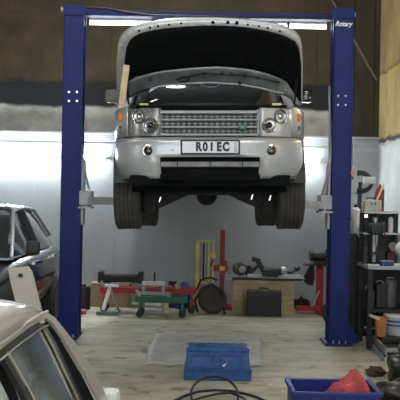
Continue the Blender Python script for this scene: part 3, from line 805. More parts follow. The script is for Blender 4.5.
# blue case
yc = G(217,381,0).y; xc = G(217.5,381,0).x
case = thing('storage_case', (xc, yc+.17, 0), 'blue plastic storage case with ribbed lid on the floor sheet', 'case')
w_ = .60; d_ = .36; h_ = .30
b = MB(); b.box((xc,yc+.18,.05),(w_,d_,.10),bev=.008)
b.box((xc,yc+.18,.17),(w_*.97,d_*.94,.16),taper=(.95,.88),bev=.006)
b.build('tub', dblue, case)
b = MB()
b.box((xc,yc+.18,.265),(w_*.935,d_*.84,.03),bev=.008)
for i in range(7):
    b.box((xc-.228+.076*i,yc+.18,.281),(.060,d_*.72,.014),bev=.006)
b.build('lid', dblue, case)
b = MB()
for x0,x1 in ((-.21,-.03),(.03,.21)):
    b.box((xc+(x0+x1)/2,yc+.012,.23),(x1-x0,.012,.01)).box((xc+(x0+x1)/2,yc+.006,.11),(x1-x0,.012,.01))
    for x in (x0,x1): b.bar((xc+x,yc+.004,.11),(xc+x,yc+.014,.23),.01)
b.box((xc,yc-.004,.098),(w_*1.01,.012,.014),bev=.002)
b.build('panel_rib', dblue, case)
for s in (-1,1):
    MB().box((xc+s*.285,yc+.16,.275),(.04,.10,.025),bev=.006).build('latch', greypaint, case)
q = P(224,365,yc); MB().prism([(xc+.035,yc+.004,.135),(xc+.085,yc+.004,.165),(xc+.055,yc+.004,.125)],(0,-.003,0)).build('torn_label', white, case)
# cable coils
def arc(cx_, cy_, rx, ry, a0, a1, n=22, z=.012, lift_=0.):
    return [(cx_+rx*math.cos(a0+(a1-a0)*i/n), cy_+ry*math.sin(a0+(a1-a0)*i/n), z+lift_*math.sin(PI*i/n)) for i in range(n+1)]
g0 = G(218,396,0); b = MB()
pts = arc(g0.x-.03, 6.85, .19, .32, -.3, PI+.3, lift_=.10)
b.tube(pts, .011, n=8)
pts = [tuple(G(x,y,.012)) for x,y in ((172,402),(184,396),(198,391.5),(214,390),(232,391),(246,394),(258,397.5),(270,403),(282,412))]
b.tube(pts, .011, n=8)
pts = [tuple(G(x,y,.034)) for x,y in ((186,403),(200,398),(216,394),(230,392.5),(244,398),(252,408))]
b.tube(pts, .011, n=8)
tag(b.build('cable', cablem, smooth='s'), 'black cable lying in loops in front of the blue case', 'cable')

# blue crate with red cloth
cr = thing('storage_crate', (1.0,5.9,0), 'open dark blue crate on the floor near the camera at right', 'crate')
H = .335
qa, qb = P(291,381,6.02), P(382,385,6.0)
x0, x1, ya, yb = P(295,390,5.62).x, P(379,390,5.62).x, 5.62, 6.02
b = MB()
b.box(((x0+x1)/2,(ya+yb)/2,.01),(x1-x0-.06,yb-ya-.04,.02))
for y in (ya,yb): b.box(((x0+x1)/2,y,H/2),(x1-x0,.014,H))
for x in (x0,x1): b.box((x,(ya+yb)/2,H/2),(.014,yb-ya,H))
b.build('bin', crateblue, cr)
b = MB()
for y in (ya-.01,yb+.01): b.box(((x0+x1)/2,y,H),(x1-x0+.05,.035,.025),bev=.006)
for x in (x0-.01,x1+.01): b.box((x,(ya+yb)/2,H),(.035,yb-ya+.03,.025),bev=.006)
b.build('rim', crateblue, cr)
b = MB()
for i in range(7): b.box((x0+(x1-x0)*(i+.5)/7,ya-.012,H/2),(.012,.012,H-.03))
b.build('side_rib', crateblue, cr)
def cloth(name, cx_, cy_, w, d, h, z0, m, label, cat, sk=0.):
    rows = []
    for j in range(17):
        t = j/16*2-1; r = []
        for i in range(25):
            s_ = i/24*2-1
            e = max(0,1-(abs(s_)**2.4))*max(0,1-abs(t)**2.4)
            z = z0 + h*e**.6*(.55+.25*s_ + .18*math.sin(5*s_+3*t)+.12*math.sin(11*t+4*s_))
            r.append((cx_+w*s_*(1-.25*t*t*0)+sk*t, cy_+d*t+.02*math.sin(6*s_), z))
        rows.append(r)
    return tag(MB().grid(rows).build(name, m, smooth='all', solid=.008), label, cat)
q = P(348,383,5.86)
cloth('red_cloth', q.x, 5.84, .14, .12, .20, H-.06, redcloth, 'crumpled red cloth lying in the dark blue crate', 'cloth')
b = MB(); random.seed(3)
for i in range(7):
    x = x0+.08+.08*i; b.blob((x,(ya+yb)/2+.03*math.sin(i*2),.14),(.05,.09,.10),seed=i,rough=.3,sub=2,flat=.9)
tag(b.build('cloth_pile', cablem, smooth='all'), 'dark rags filling the blue crate beneath the red cloth', 'rags', kind='stuff')

# ------------------------------------------------------------------ right foreground
def bag(name, px, py, D, r, label, seed, m=gloss):
    q = P(px,py,D)
    o = MB().blob((q.x, D, r[2]*.85), r, seed=seed, rough=.45, sub=4, flat=.85).build(name, m, smooth='all')
    return tag(o, label, 'bag')
bagm = mat('black bin liner', (.010,.011,.011), .35, var=.3, bump=.9, bscale=9)
q = P(400,372,7.35); o = MB().blob((q.x+.09,7.45,.16),(.19,.20,.185),seed=4,rough=.5,sub=4,flat=.86).build('rubbish_bag', bagm, smooth='all'); tag(o,'tall black rubbish bag at the right edge','bag','rubbish bags')
q = P(395,395,6.55); o = MB().blob((q.x+.10,6.62,.10),(.24,.22,.12),seed=9,rough=.5,sub=4,flat=.86).build('rubbish_bag', bagm, smooth='all'); tag(o,'low crumpled black bag beside the blue crate','bag','rubbish bags')
q = G(376,373,.02); o = MB().blob((q.x,q.y,.035),(.10,.10,.045),seed=5,rough=.5,sub=3,flat=.8).build('rag', mat('brown rag',(.05,.035,.028),.9), smooth='all'); tag(o,'small dark brown rag on the floor beside black bag','rag')

# low tool tray
tr = thing('tool_tray', (2.2,9.0,0), 'low steel-edged tool tray on the floor under the workbench', 'tray')
T0, T1 = G(367,341,0), G(386,363,0)
n_ = (T1-T0); 
z0_, z1_ = .02, .15
a1 = Vector((T0.x,T0.y,0)); b1 = Vector((T1.x,T1.y,0)); c1 = Vector((XR-.12,T1.y+.02,0)); d1 = Vector((XR-.12,T0.y,0))
bd = MB().prism([(p.x,p.y,.03) for p in (a1,b1,c1,d1)], (0,0,.07)); bd.build('tray_base', black, tr)
b = MB()
def wallseg(b, p, q_, z0, z1, t=.02): 
    m_ = (p+q_)/2; d_ = (q_-p); L = d_.length; a = math.atan2(d_.y,d_.x)
    b.box((m_.x,m_.y,(z0+z1)/2),(L,t,z1-z0),Matrix.Rotation(a,3,'Z'),bev=.003)
wallseg(b,a1,b1,.08,.15); wallseg(b,b1,c1,.11,.15); wallseg(b,a1,d1,.08,.15)
b.build('edge', steel, tr)
b = MB(); wallseg(b,a1,b1,.0,.055,.03); b.build('skirt', greypaint, tr)
b = MB(); wallseg(b,b1,c1,.06,.075,.03); b.build('front_rail', greypaint, tr)
# bucket
tag(MB().box((2.28,9.26,.136),(.62,.34,.066),bev=.015).build('tool_roll', black), 'flat black tool roll lying in the tool tray under the bucket', 'tool roll')
q = P(394,331,9.3); bx_, by_, bz = q.x+.03, 9.30, .17
bk = thing('bucket', (bx_,by_,bz), 'white bucket with blue stripes standing on the tool tray', 'bucket')
MB().lathe((bx_,by_,bz),(0,0,1),[(.115,0),(.138,.20),(.133,.20),(.11,.012)],n=32).build('tub', mat('bucket plastic',(.42,.44,.46),.5), bk, smooth='s')
MB().lathe((bx_,by_,bz),(0,0,1),[(.13,.197),(.148,.20),(.148,.222),(.13,.222)],n=32).build('rim', white, bk, smooth='s')
for h0 in (.10,.145):
    MB().lathe((bx_,by_,bz),(0,0,1),[(.1165+.1*h0,h0),(.1185+.1*h0,h0),(.1185+.1*(h0+.02),h0+.02),(.1165+.1*(h0+.02),h0+.02)],n=32).build('stripe', mat('blue print',(.03,.07,.25),.5), bk)
# orange brown container
q = P(379.5,331,9.2); ox = q.x
oc = thing('canister', (ox,9.15,.17), 'orange brown open canister between the bucket and bench leg', 'canister')
MB().loft([[(ox-w1,9.15-.05,z),(ox+w1,9.15-.05,z),(ox+w1,9.15+.05,z),(ox-w1,9.15+.05,z)] for z,w1 in ((.17,.045),(.28,.05),(.34,.06),(.38,.035))]).build('body', brownorange, oc)
MB().bar((ox-.13,9.12,.40),(ox-.02,9.12,.36),.05,.03).build('spout', palewood, oc)

# workbench with steel top, against the right wall
wb = thing('workbench', (2.3,9.7,0), 'cluttered steel workbench against the right wall', 'workbench')
BX0 = P(367.5,266,9.3).x; BX1 = XR-.02; BZ = P(375,266,9.3).z
dm = mat('dark bench steel',(.018,.019,.02),.5,.3,var=.3)
MB().box(((BX0+BX1)/2,9.60,BZ-.02),(BX1-BX0,.64,.035),bev=.004).build('top', greypaint, wb)
for x in (BX0+.04,BX1-.04):
    for y in (9.34,9.86): MB().box((x,y,(BZ-.04)/2),(.05,.05,BZ-.04)).build('leg', dm, wb)
MB().box(((BX0+BX1)/2,9.60,.42),(BX1-BX0-.06,.56,.03)).build('shelf', dm, wb)
MB().box(((BX0+BX1)/2,9.9,.45),(BX1-BX0-.06,.02,.8)).build('back_panel', dm, wb)
# upright rack on the bench
rk = thing('shelf_rack', (2.2,10.05,BZ), 'dark open shelf rack standing on the workbench', 'rack')
RZ = P(370,212,9.9).z
for x in (BX0+.05,BX0+.40):
    for y in (9.68,9.86): MB().box((x,y,(BZ+RZ)/2),(.025,.025,RZ-BZ)).build('upright', dm, rk)
MB().box((BX0+.225,9.77,RZ),(.42,.24,.02)).build('shelf', steel, rk)
MB().box((BX0+.225,9.77,(RZ+BZ)/2+.05),(.42,.24,.02)).build('shelf', steel, rk)
ZM = (RZ+BZ)/2+.06
MB().box((BX0+.225,9.885,(RZ+BZ)/2),(.42,.012,RZ-BZ-.03)).build('back_panel', black, rk)
for i,(dx_,h0,r0,m0,lab) in enumerate(((.06,.16,.03,dm,'dark can at the left of the rack middle shelf'),(.14,.20,.032,steel,'silver can second on the rack middle shelf'),(.23,.14,.035,mat('dull green can',(.04,.10,.09),.5),'dull green can on the rack middle shelf'),(.32,.19,.03,white,'white can at the right of the rack middle shelf'))):
    t = thing('can', (BX0+.03+dx_,9.77,ZM), lab, 'can', 'cans on the rack middle shelf')
    MB().lathe((BX0+.03+dx_,9.77,ZM),(0,0,1),[(r0*.9,0),(r0,.01),(r0,h0*.85),(r0*.5,h0*.95)],n=18).build('body', m0, t, smooth='s')
    MB().lathe((BX0+.03+dx_,9.77,ZM+h0*.95),(0,0,1),[(r0*.5,0),(r0*.5,.02),(r0*.3,.03)],n=12).build('cap', black, t)
for i,(dx_,w9,h9,m0,lab) in enumerate(((.08,.12,.16,black,'black box at the left under the rack middle shelf'),(.21,.10,.20,dm,'dark steel box in the middle under the rack shelf'),(.34,.12,.13,mat('dark red box',(.08,.015,.012),.6),'dark red box at the right under the rack shelf'))):
    t = thing('parts_box', (BX0+.02+dx_,9.77,BZ), lab, 'box')
    MB().box((BX0+.02+dx_,9.77,BZ+h9*.45),(w9,.16,h9*.9),bev=.005).build('body', m0, t)
    MB().box((BX0+.02+dx_,9.77,BZ+h9*.95),(w9*1.03,.165,h9*.1),bev=.003).build('lid', m0, t)
# charger on the rack
q = P(369.5,206,9.9)
ch_ = thing('battery_charger', (q.x,9.77,RZ+.01), 'cream box with grey display panel on the shelf rack', 'charger')
MB().box((q.x,9.755,RZ+.075),(.19,.15,.13),bev=.012).build('case', mat('cream plastic',(.50,.45,.30),.5), ch_)
MB().box((q.x+.005,9.675,RZ+.08),(.14,.012,.085),bev=.003).build('display_panel', mat('pale panel',(.40,.44,.44),.4), ch_)
for dx_ in (-.02,.015): MB().box((q.x+dx_,9.667,RZ+.095),(.012,.006,.03)).build('gauge', black, ch_)
MB().tube([(q.x-.06,9.78,RZ+.14),(q.x-.05,9.78,RZ+.165),(q.x+.05,9.78,RZ+.165),(q.x+.06,9.78,RZ+.14)],.008).build('carry_handle', black, ch_)
# red jug and stick
q = P(377,200,9.95)
rj = thing('scoop', (q.x,9.84,RZ+.011), 'dark red scoop standing behind the cream charger', 'scoop')
MB().prism([P(371.5,211,9.84),P(384,213,9.84),P(384.5,190,9.84),P(380,184,9.84),P(376,190,9.84)],(0,.03,0)).build('scoop', mat('rust red',(.20,.045,.03),.6,var=.3), rj)
tag(MB().bar(P(376,202,9.66),P(383.5,185,9.86),.018).build('wooden_stick', mat('pinkish wood',(.55,.33,.24),.6)), 'thin pinkish stick leaning over the cream charger', 'stick')
# dark coiled hose on wall hook
b = MB(); q = P(361,182,11.5)
for k in range(5):
    b.tube([(q.x+(.14+.010*k)*math.cos(a), 11.5+.03*k, q.z+(.105+.01*k)*math.sin(a)) for a in [2*PI*i/28 for i in range(29)]], .018)
hz = thing('hose_reel', (q.x,11.6,0), 'black coiled hose on a slim stand behind the bench', 'hose')
b.build('hose', black, hz, smooth='s')
MB().box((q.x,11.58,q.z/2),(.05,.05,q.z)).box((q.x,11.58,.015),(.3,.3,.03)).build('stand', black, hz)
MB().box((q.x+.10,11.42,q.z+.02),(.16,.12,.10),bev=.02).build('nozzle_box', greypaint, hz)
# tall dark cabinet behind right post
q = P(356,234,10.12)
cb = thing('tool_cabinet', (1.78,10.35,0), 'tall black tool cabinet behind the right blue post', 'cabinet')
kx0, kx1, kz = P(345,300,10.12).x, P(363.5,300,10.12).x, q.z
MB().box(((kx0+kx1)/2,10.35,kz/2+.02),(kx1-kx0,.45,kz-.04),bev=.006).build('body', black, cb)
for i in range(5):
    dz = (kz-.12)/5
    dr = MB().box(((kx0+kx1)/2,10.115,.09+dz*(i+.5)),(kx1-kx0-.03,.02,dz-.015),bev=.003).build('drawer', black, cb); sub_of(dr,cb); 
    MB().box(((kx0+kx1)/2,10.098,.09+dz*(i+.5)+dz*.3),(.12,.012,.012)).build('handle', dm, dr)
# canisters on it
for i,(px,h0,r0,m0,lab) in enumerate(((350.5,.17,.035,steel,'grey spray can standing nearest the right blue post'),(355.5,.34,.05,white,'tall white canister on the black tool cabinet'),(361,.25,.035,greypaint,'grey canister on the black cabinet beside the bench'))):
    x = P(px,234,10.3).x
    t = thing('canister', (x,10.3,kz), lab, 'canister', 'canisters on the black cabinet')
    MB().lathe((x,10.3,kz),(0,0,1),[(r0*.9,0),(r0,.01),(r0,h0*.85),(r0*.5,h0*.93)],n=20).build('body', m0, t, smooth='s')
    MB().lathe((x,10.3,kz+h0*.92),(0,0,1),[(r0*.5,0),(r0*.5,.03),(r0*.3,.045)],n=14).build('cap', black if i else teal, t)
q = P(361.5,232,10.02)
b = MB(); b.tube([q+Vector((-.04,0,.05)),q+Vector((-.05,0,-.01)),q+Vector((-.02,0,-.06)),q+Vector((.03,0,-.07))],.012).tube([q+Vector((-.03,0,.01)),q+Vector((.05,0,.02))],.01)
hq = q
cl = thing('clamp', (q.x,10.02,q.z), 'pale teal clamp hooked on the edge of black cabinet', 'clamp')
b.build('jaw', mat('pale teal',(.35,.55,.55),.4), cl)
MB().bar(q+Vector((0,.0,.015)),q+Vector((0,.15,.015)),.015).build('hook', steel, cl)
# small work lamp
q = P(366,216,9.62)
wl = thing('work_lamp', q, 'tiny glowing lamp under the shelf with the cream box', 'lamp')
MB().lathe(q,(0,-1,0),[(.012,-.03),(.02,-.01),(.021,.0),(.021,.002)],n=14).build('housing', steel, wl)
MB().lathe(q,(0,-1,0),[(.018,.002),(.014,.008),(.003,.010)],n=14).build('bulb', ledm, wl)
MB().cyl(q+Vector((0,0,.01)),Vector((q.x,q.y+.06,RZ-.005)),.005,n=6).build('bracket', steel, wl)
# black machine on bench: bench drill
q = P(374,240,9.6)
bd_ = thing('bench_drill', (q.x,9.58,BZ), 'black bench drill on the workbench below the cream box', 'drill')
MB().box((q.x,9.54,BZ+.012),(.22,.26,.025),bev=.004).build('base', black, bd_)
MB().cyl((q.x,9.60,BZ+.02),(q.x,9.60,BZ+.46),.028).build('column', steel, bd_)
MB().box((q.x,9.54,BZ+.40),(.14,.26,.13),bev=.03).build('head', black, bd_)
MB().cyl((q.x,9.46,BZ+.34),(q.x,9.46,BZ+.20),.018,.008).build('chuck', steel, bd_)
MB().box((q.x,9.48,BZ+.13),(.16,.16,.02)).build('table', black, bd_)
MB().bar((q.x+.07,9.56,BZ+.40),(q.x+.12,9.50,BZ+.32),.012).build('feed_lever', red, bd_)
# bench-top things
def bxthing(name, px, w, d, h, y, z, m, label, cat, rot=0., group=None, lid=None):
    x = P(px,260,y).x
    t = thing(name, (x,y,z), label, cat, group)
    R = Matrix.Rotation(rot,3,'Z')
    MB().box((x,y,z+h*.42),(w,d,h*.84),R,bev=min(.008,h*.1)).build('body', m, t)
    MB().box((x,y,z+h*.92),(w*1.03,d*1.03,h*.16),R,bev=min(.005,h*.05)).build('lid', lid or m, t)
    return t
bz = BZ-.0
bxthing('parts_box',386,.14,.12,.055,9.42,bz,mat('navy box',(.03,.05,.20),.5),'small navy blue box near the front edge of workbench','box',.1, lid=mat('pale blue lid',(.25,.32,.5),.5))
tag(MB().box((P(372,263,9.4).x,9.42,bz+.006),(.13,.14,.012),Matrix.Rotation(.2,3,'Z')).build('paper_pad', white), 'white paper pad on the left corner of workbench', 'paper')
tag(MB().box((P(396,263,9.4).x,9.45,bz+.01),(.12,.14,.018),Matrix.Rotation(-.1,3,'Z')).build('white_tray', white), 'flat white tray at the workbench edge right of navy box', 'tray')
q = P(392,245,9.9); b = MB().blob((q.x+.09,9.75,bz+.16),(.13,.14,.18),seed=12,rough=.5,sub=4,flat=.86)
tag(b.build('plastic_bag', sheetm), 'crumpled clear plastic bag on the workbench by white wall', 'bag')
bxthing('speaker_box',364.8,.05,.1,.20,9.55,bz,black,'small upright black box on the left end of workbench','box')
bxthing('oil_tin',381,.08,.08,.17,9.75,bz,dm,'dark metal tin on the workbench right of the drill','tin')
# white plastic sheeting draped on the right wall
rows = []
for j in range(22):
    z = 2.48-(2.48-.95)*j/21
    rows.append([(XR-.012-.05*(.5+.5*math.sin(i*1.15+.25*math.sin(j*.7)))*(.3+.7*j/21), 9.6+3.3*i/30, z) for i in range(31)])
tag(MB().grid(rows).build('wall_sheeting', mat('white sheeting',(.86,.88,.89),.4,var=.04), smooth='all', solid=.004), 'white plastic sheeting hung on the right wall behind the workbench', 'sheeting')
# under-bench clutter
sz = .435
random.seed(11)
for i,(px,w,h,m,lab) in enumerate(((369,.09,.20,black,'black box at the left on the lower shelf of the workbench'),(379.5,.11,.26,dm,'dark steel case in the middle of the workbench lower shelf'),(390,.13,.30,greypaint,'grey metal can at the right of workbench lower shelf'))):
    x = P(px,290,9.6).x
    t = thing('tool_box', (x,9.6,sz), lab, 'box')
    if i == 2:
        MB().lathe((x,9.6,sz),(0,0,1),[(.07,0),(.075,.01),(.075,h),(.05,h+.02)],n=22).build('body', mat('dull grey tin',(.14,.14,.15),.5,.4), t, smooth='s')
    else: MB().box((x,9.6,sz+h/2),(w,.24,h),bev=.01).build('body', m, t)
    MB().tube([(x-.04,9.6,sz+h+.0),(x-.03,9.6,sz+h+.03),(x+.03,9.6,sz+h+.03),(x+.04,9.6,sz+h)],.006).build('handle', steel, t)
for (pxa,pya,pxb,pyb,D,r,m,lab,nm) in ((371,302,392,307,9.5,.012,palewood,'pale wooden handle lying under the workbench','broomstick'),
        (374,304,384,312,9.45,.014,mat('brass tone',(.35,.24,.08),.5),'brass coloured bar lying under the workbench','brass_bar'),
        (355,276,356,284,10.0,.012,mat('pinkish tool',(.5,.3,.28),.5),'short pinkish tool hanging by the black cabinet','hand_tool')):
    if nm == 'hand_tool': continue
    A, B2 = P(pxa,pya,D), P(pxb,pyb,D)
    A.z = B2.z = .145+r; A.y = B2.y = 9.86; 
    tag(MB().cyl(A,B2,r,r*.7,n=10).build(nm, m), lab, 'tool')
# pile of black hoses/parts below the bench on the tray
for i in range(3):
    x = P(374+11*i,318,9.8).x
    o = MB().blob((x,9.86+.0*(i%2),.055),(.055,.10,.072),seed=20+i,rough=.5,sub=3,flat=.75)
    tag(o.build('car_part', under, smooth='s'), 'dark car part on the floor behind the tool tray', 'car part', 'dark parts behind the tool tray')
b = MB().box((P(384,316,9.86).x,9.86,.13),(.50,.14,.02)); tag(b.build('plank', mat('dark plank',(.05,.045,.04),.7)), 'dark plank lying across the parts behind the tool tray', 'plank')

# ------------------------------------------------------------------ along the back wall
YW = DW-.07
def fl(px, py): return G(px,py,0)
# cardboard box
q = fl(108,307); x0,x1 = P(89,300,12.5).x, P(129,300,12.5).x; hB = P(100,285,12.5).z
t = thing('cardboard_box', ((x0+x1)/2,12.7,0), 'brown cardboard box against the back wall near left blue post', 'box')
MB().box(((x0+x1)/2,12.72,hB/2),(x1-x0,.42,hB),bev=.004).build('body', card, t)
MB().box(((x0+x1)/2-.15,12.70,hB+.012),((x1-x0)*.45,.36,.012),Matrix.Rotation(.05,3,'Y')).build('flap', card, t)
# black axle part on box
t = thing('bumper_beam', (-1.2,12.7,hB), 'long black car bumper part lying on the cardboard box', 'car part')
za_ = hB+.085
xa, xb = P(97,280,12.6).x, P(143,280,12.6).x
MB().box(((xa+xb)/2,12.72,za_),(xb-xa,.16,.12),bev=.03).build('beam', black, t)
for x in (xa+.05,xb-.04): MB().box((x,12.70,za_+.02),(.08,.20,.17),bev=.02).build('end_bracket', black, t)
MB().bar((xa+.2,12.62,za_+.03),(xb-.2,12.62,za_+.03),.04,.03).build('ridge', dm, t)
xx = P(90,285,12.4).x
t = thing('black_drum', (xx-.02,12.45,0), 'small black drum beside the left blue post', 'drum')
MB().lathe((xx-.06,12.2,0),(0,0,1),[(.09,0),(.095,.02),(.095,.30),(.08,.33)],n=24).build('body', black, t, smooth='s')
MB().lathe((xx-.06,12.2,.33),(0,0,1),[(.03,0),(.03,.03),(.02,.035)],n=12).build('cap', black, t)
# trolley jacks
def jack(name, xa, xb, y, z, m, label, wh=.07):
    t = thing(name, ((xa+xb)/2,y,0), label, 'jack')
    h = z
    MB().box(((xa+xb)/2,y-.10,h),(xb-xa,.03,.08)).box(((xa+xb)/2,y+.10,h),(xb-xa,.03,.08)).bar((xa+.02,y-.1,h),(xa+.02,y+.1,h),.05).bar((xb-.02,y-.1,h),(xb-.02,y+.1,h),.05).build('frame', m, t)
    MB().bar((xa+.1,y,h),(xb-.25,y,h+.03),.08,.05).build('lift_arm', m, t)
    MB().cyl((xb-.26,y,h+.02),(xb-.26,y,h+.09),.045,n=16).build('saddle', steel, t)
    for x in (xa+.06,xb-.06):
        for yy in (y-.14,y+.14):
            lg = MB().bar((x,yy+ (.03 if yy<y else -.03),h),(x,yy,wh),.035)
            lg.build('caster_bracket', m, t)
            MB().cyl((x,yy-.02,wh*.7),(x,yy+.02,wh*.7),wh*.7,n=18).build('wheel', dm, t)
    MB().cyl((xa+.05,y,h+.02),(xa-.0,y,h+.12),.018).build('handle_socket', steel, t)
    return t
jack('trolley_jack', P(101,290,12.1).x, P(196,290,12.1).x, 12.1, P(150,291,12.0).z, red, 'long red trolley jack along the back wall')
jack('trolley_jack', P(136,300,11.6).x, P(187,300,11.6).x, 11.62, P(160,300,11.5).z, green, 'green trolley jack in front of the long red jack')
# white axle stand
q = G(106,312,0)
t = thing('axle_stand', (q.x,11.75,0), 'small white splayed stand under the left end of red jack', 'stand')
top_ = P(110,287,11.7)
MB().bar(top_,P(103,310,11.62)*1.0,.045,.03).build('leg', white, t)
MB().bar(top_,Vector((top_.x+.12,11.85,.02)),.03,.02).build('leg', steel, t)
bb0 = P(103,310,11.62); MB().box((bb0.x+.06,11.62,.03),(.30,.06,.04)).build('foot', mat('dull green',(.08,.14,.11),.6), t)
MB().bar(top_+Vector((-.07,0,.02)),top_+Vector((.12,0,.02)),.06,.03).build('cross_head', white, t)
# grey transmission cradle
x0, x1 = P(144,290,11.95).x, P(165,290,11.95).x
t = thing('gearbox_cradle', ((x0+x1)/2,11.9,0), 'pale grey metal cradle standing between red and green jacks', 'cradle')
zt_ = P(155,283,11.9).z
for x in (x0,x1-.02):
    MB().bar((x,11.86,.02),(x,11.86,zt_),.045).build('upright', greypaint, t)
MB().bar((x0-.02,11.86,zt_),(x1,11.86,zt_),.05).build('top_bar', white, t)
MB().bar((x0-.06,11.86,.27),(x1,11.86,.27),.07).build('middle_bar', greypaint, t)
MB().bar((x0-.02,11.86,.03),(x1,11.86,.03),.05).build('bottom_bar', greypaint, t)
MB().cyl((x0+.15,11.86,zt_),(x0+.15,11.86,zt_+.15),.012,n=8).build('pin', black, t)
# dark blue bottle
x = P(173,285,12.5).x; zf = .0
t = thing('spray_bottle', (x,12.6,0), 'dark blue bottle standing behind the red jack', 'bottle')
MB().lathe((x,12.6,0),(0,0,1),[(.06,0),(.065,.02),(.065,.22),(.03,.28),(.03,.33)],n=20).build('body', mat('navy plastic',(.02,.025,.07),.5), t, smooth='s')
MB().box((x-.01,12.6,.36),(.12,.05,.06),bev=.01).build('nozzle', black, t)
# blue bag behind
q = P(182,286,12.5)
tag(MB().blob((q.x,12.45,.17),(.13,.12,.20),seed=31,rough=.35,sub=3,flat=.8).build('blue_sack', mat('blue sack',(.02,.05,.25),.7), smooth='all'), 'rounded blue sack behind the right end of red jack','sack')
# yellow rack
x0, x1 = P(197.5,260,12.75).x, P(216,260,12.75).x; z0_, z1_ = P(205,283,12.75).z, P(205,241,12.75).z
t = thing('yellow_rack', ((x0+x1)/2,12.8,0), 'narrow yellow ladder-like rack against the back wall', 'rack')
MB().bar((x0,12.8,0),(x0,12.8,z1_),.055).build('side_rail', yellow, t)
MB().bar((x0+.17,12.8,0.),(x0+.17,12.8,z1_),.03).build('side_rail', yellow, t)
MB().bar((x1-.04,12.8,z0_),(x1-.04,12.8,z1_),.03).build('side_rail', yellow, t)
MB().bar((x0,12.8,z1_),(x1,12.8,z1_),.03).build('cross_rail', yellow, t)
MB().bar((x0,12.8,z0_),(x0+.2,12.8,z0_),.03).build('cross_rail', yellow, t)
MB().bar((x1-.12,12.8,z1_-.2),(x1,12.8,z1_-.22),.05).build('cross_rail', yellow, t)
for i in range(5):
    x = x0+.05+.022*i
    MB().cyl((x,12.8,z0_+.02),(x,12.8,z1_-.02),.004,n=6).build('rod', yellow if i%2 else steel, t)
MB().bar((x0+.09,12.79,z0_+.03),(x0+.09,12.79,z1_-.04),.025).build('slide', dm, t)
# red pole crane with yellow label
x = P(222,270,12.5).x; zt_ = P(222,230,12.5).z
t = thing('red_stand', (x,12.5,0), 'tall red steel pole stand beside the yellow rack', 'stand')
MB().box((x,12.5,zt_/2),(.07,.07,zt_),bev=.004).build('pole', red, t)
MB().box((x-.02,12.5,.03),(.35,.30,.05),bev=.004).build('base', red, t)
zc_ = P(222,268,12.5).z
MB().box((x-.02,12.45,zc_),(.22,.05,.09),bev=.004).build('bracket', red, t)
MB().box((x+.0,12.42,zc_),(.075,.008,.06)).build('label', mat('yellow label',(.75,.6,.08),.5), t)
MB().bar((x-.17,12.48,zc_+.02),(x-.13,12.48,zc_+.13),.03).build('lever', red, t)
MB().bar((x+.05,12.46,.72),(x-.02,12.46,.3),.05).build('brace', red, t)
# tyre / wheel
q = P(212.5,297,12.0); wr = .20
t = thing('spare_wheel', (q.x,12.0,0), 'black wheel hub part leaning before the red pole stand', 'wheel')
MB().lathe((q.x,12.0,wr),(.25,-1,.1),[(.10,-.07),(.17,-.08),(.20,-.05),(.20,.05),(.17,.08),(.11,.07)],n=32).build('tyre', rubber, t, smooth='s')
MB().lathe((q.x,12.0,wr),(.25,-1,.1),[(.11,-.03),(.11,.05),(.07,.04),(.03,.07)],n=20).build('hub', dm, t, smooth='s')
b = MB(); q = P(205,285,12.1)
b.tube([(q.x-.10,12.0,.02),(q.x-.14,11.95,.18),(q.x-.05,11.93,.36),(q.x+.10,11.93,.42),(q.x+.22,11.95,.34),(q.x+.25,12.0,.15),(q.x+.28,11.9,.02)],.018)
b.tube([(q.x-.12,12.2,.30),(q.x-.06,12.15,.46),(q.x+.08,12.12,.50),(q.x+.18,12.1,.46)],.014)
tag(b.build('hose', black, smooth='s'), 'black hose arching over the hub part before the red pole', 'hose')
# wooden bench
x0, x1 = P(233,300,12.0).x, P(294,300,12.0).x; hz_ = P(264,280.5,12.0).z; y0, y1 = 12.0, 12.75
t = thing('wooden_crate', ((x0+x1)/2,12.3,0), 'rough wooden crate used as a bench by the back wall', 'crate')
MB().box(((x0+x1)/2,(y0+y1)/2,hz_-.02),(x1-x0,y1-y0,.04),bev=.003).build('top_board', wood, t)
for x in (x0+.07,x1-.09): MB().box((x,y0+.015,(hz_-.04)/2),(.14 if x<x0+.1 else .18,.03,hz_-.04),bev=.003).build('front_post', wood, t)
MB().box((x0+.19,y0+.03,(hz_-.04)/2),(.08,.02,hz_-.04)).build('front_slat', card, t)
for x in (x0+.015,x1-.015): MB().box((x,(y0+y1)/2+.02,(hz_-.04)/2),(.03,y1-y0-.08,hz_-.04)).build('side_board', wood, t)
MB().box(((x0+x1)/2,y0+.02,hz_-.09),(x1-x0-.02,.025,.10)).build('front_rail', wood, t)
MB().box(((x0+x1)/2,y1-.02,(hz_-.04)/2),(x1-x0-.06,.03,hz_-.06)).build('back_board', card, t)
# black case in front
xa, xb = P(246,300,11.9).x, P(281,300,11.9).x; hc = P(263,290,11.9).z
t = thing('tool_case', ((xa+xb)/2,11.85,0), 'black hard plastic case standing before the wooden crate', 'case')
MB().box(((xa+xb)/2,11.87,hc/2),(xb-xa,.17,hc),bev=.02,taper=(.94,1)).build('shell', mat('case grey black',(.018,.02,.022),.6), t)
MB().box(((xa+xb)/2,11.87,hc*.62),(xb-xa+.005,.175,.012)).build('seam', black, t)
MB().tube([((xa+xb)/2-.08,11.87,hc-.01),((xa+xb)/2-.06,11.87,hc+.03),((xa+xb)/2+.06,11.87,hc+.03),((xa+xb)/2+.08,11.87,hc-.01)],.01).build('handle', black, t)
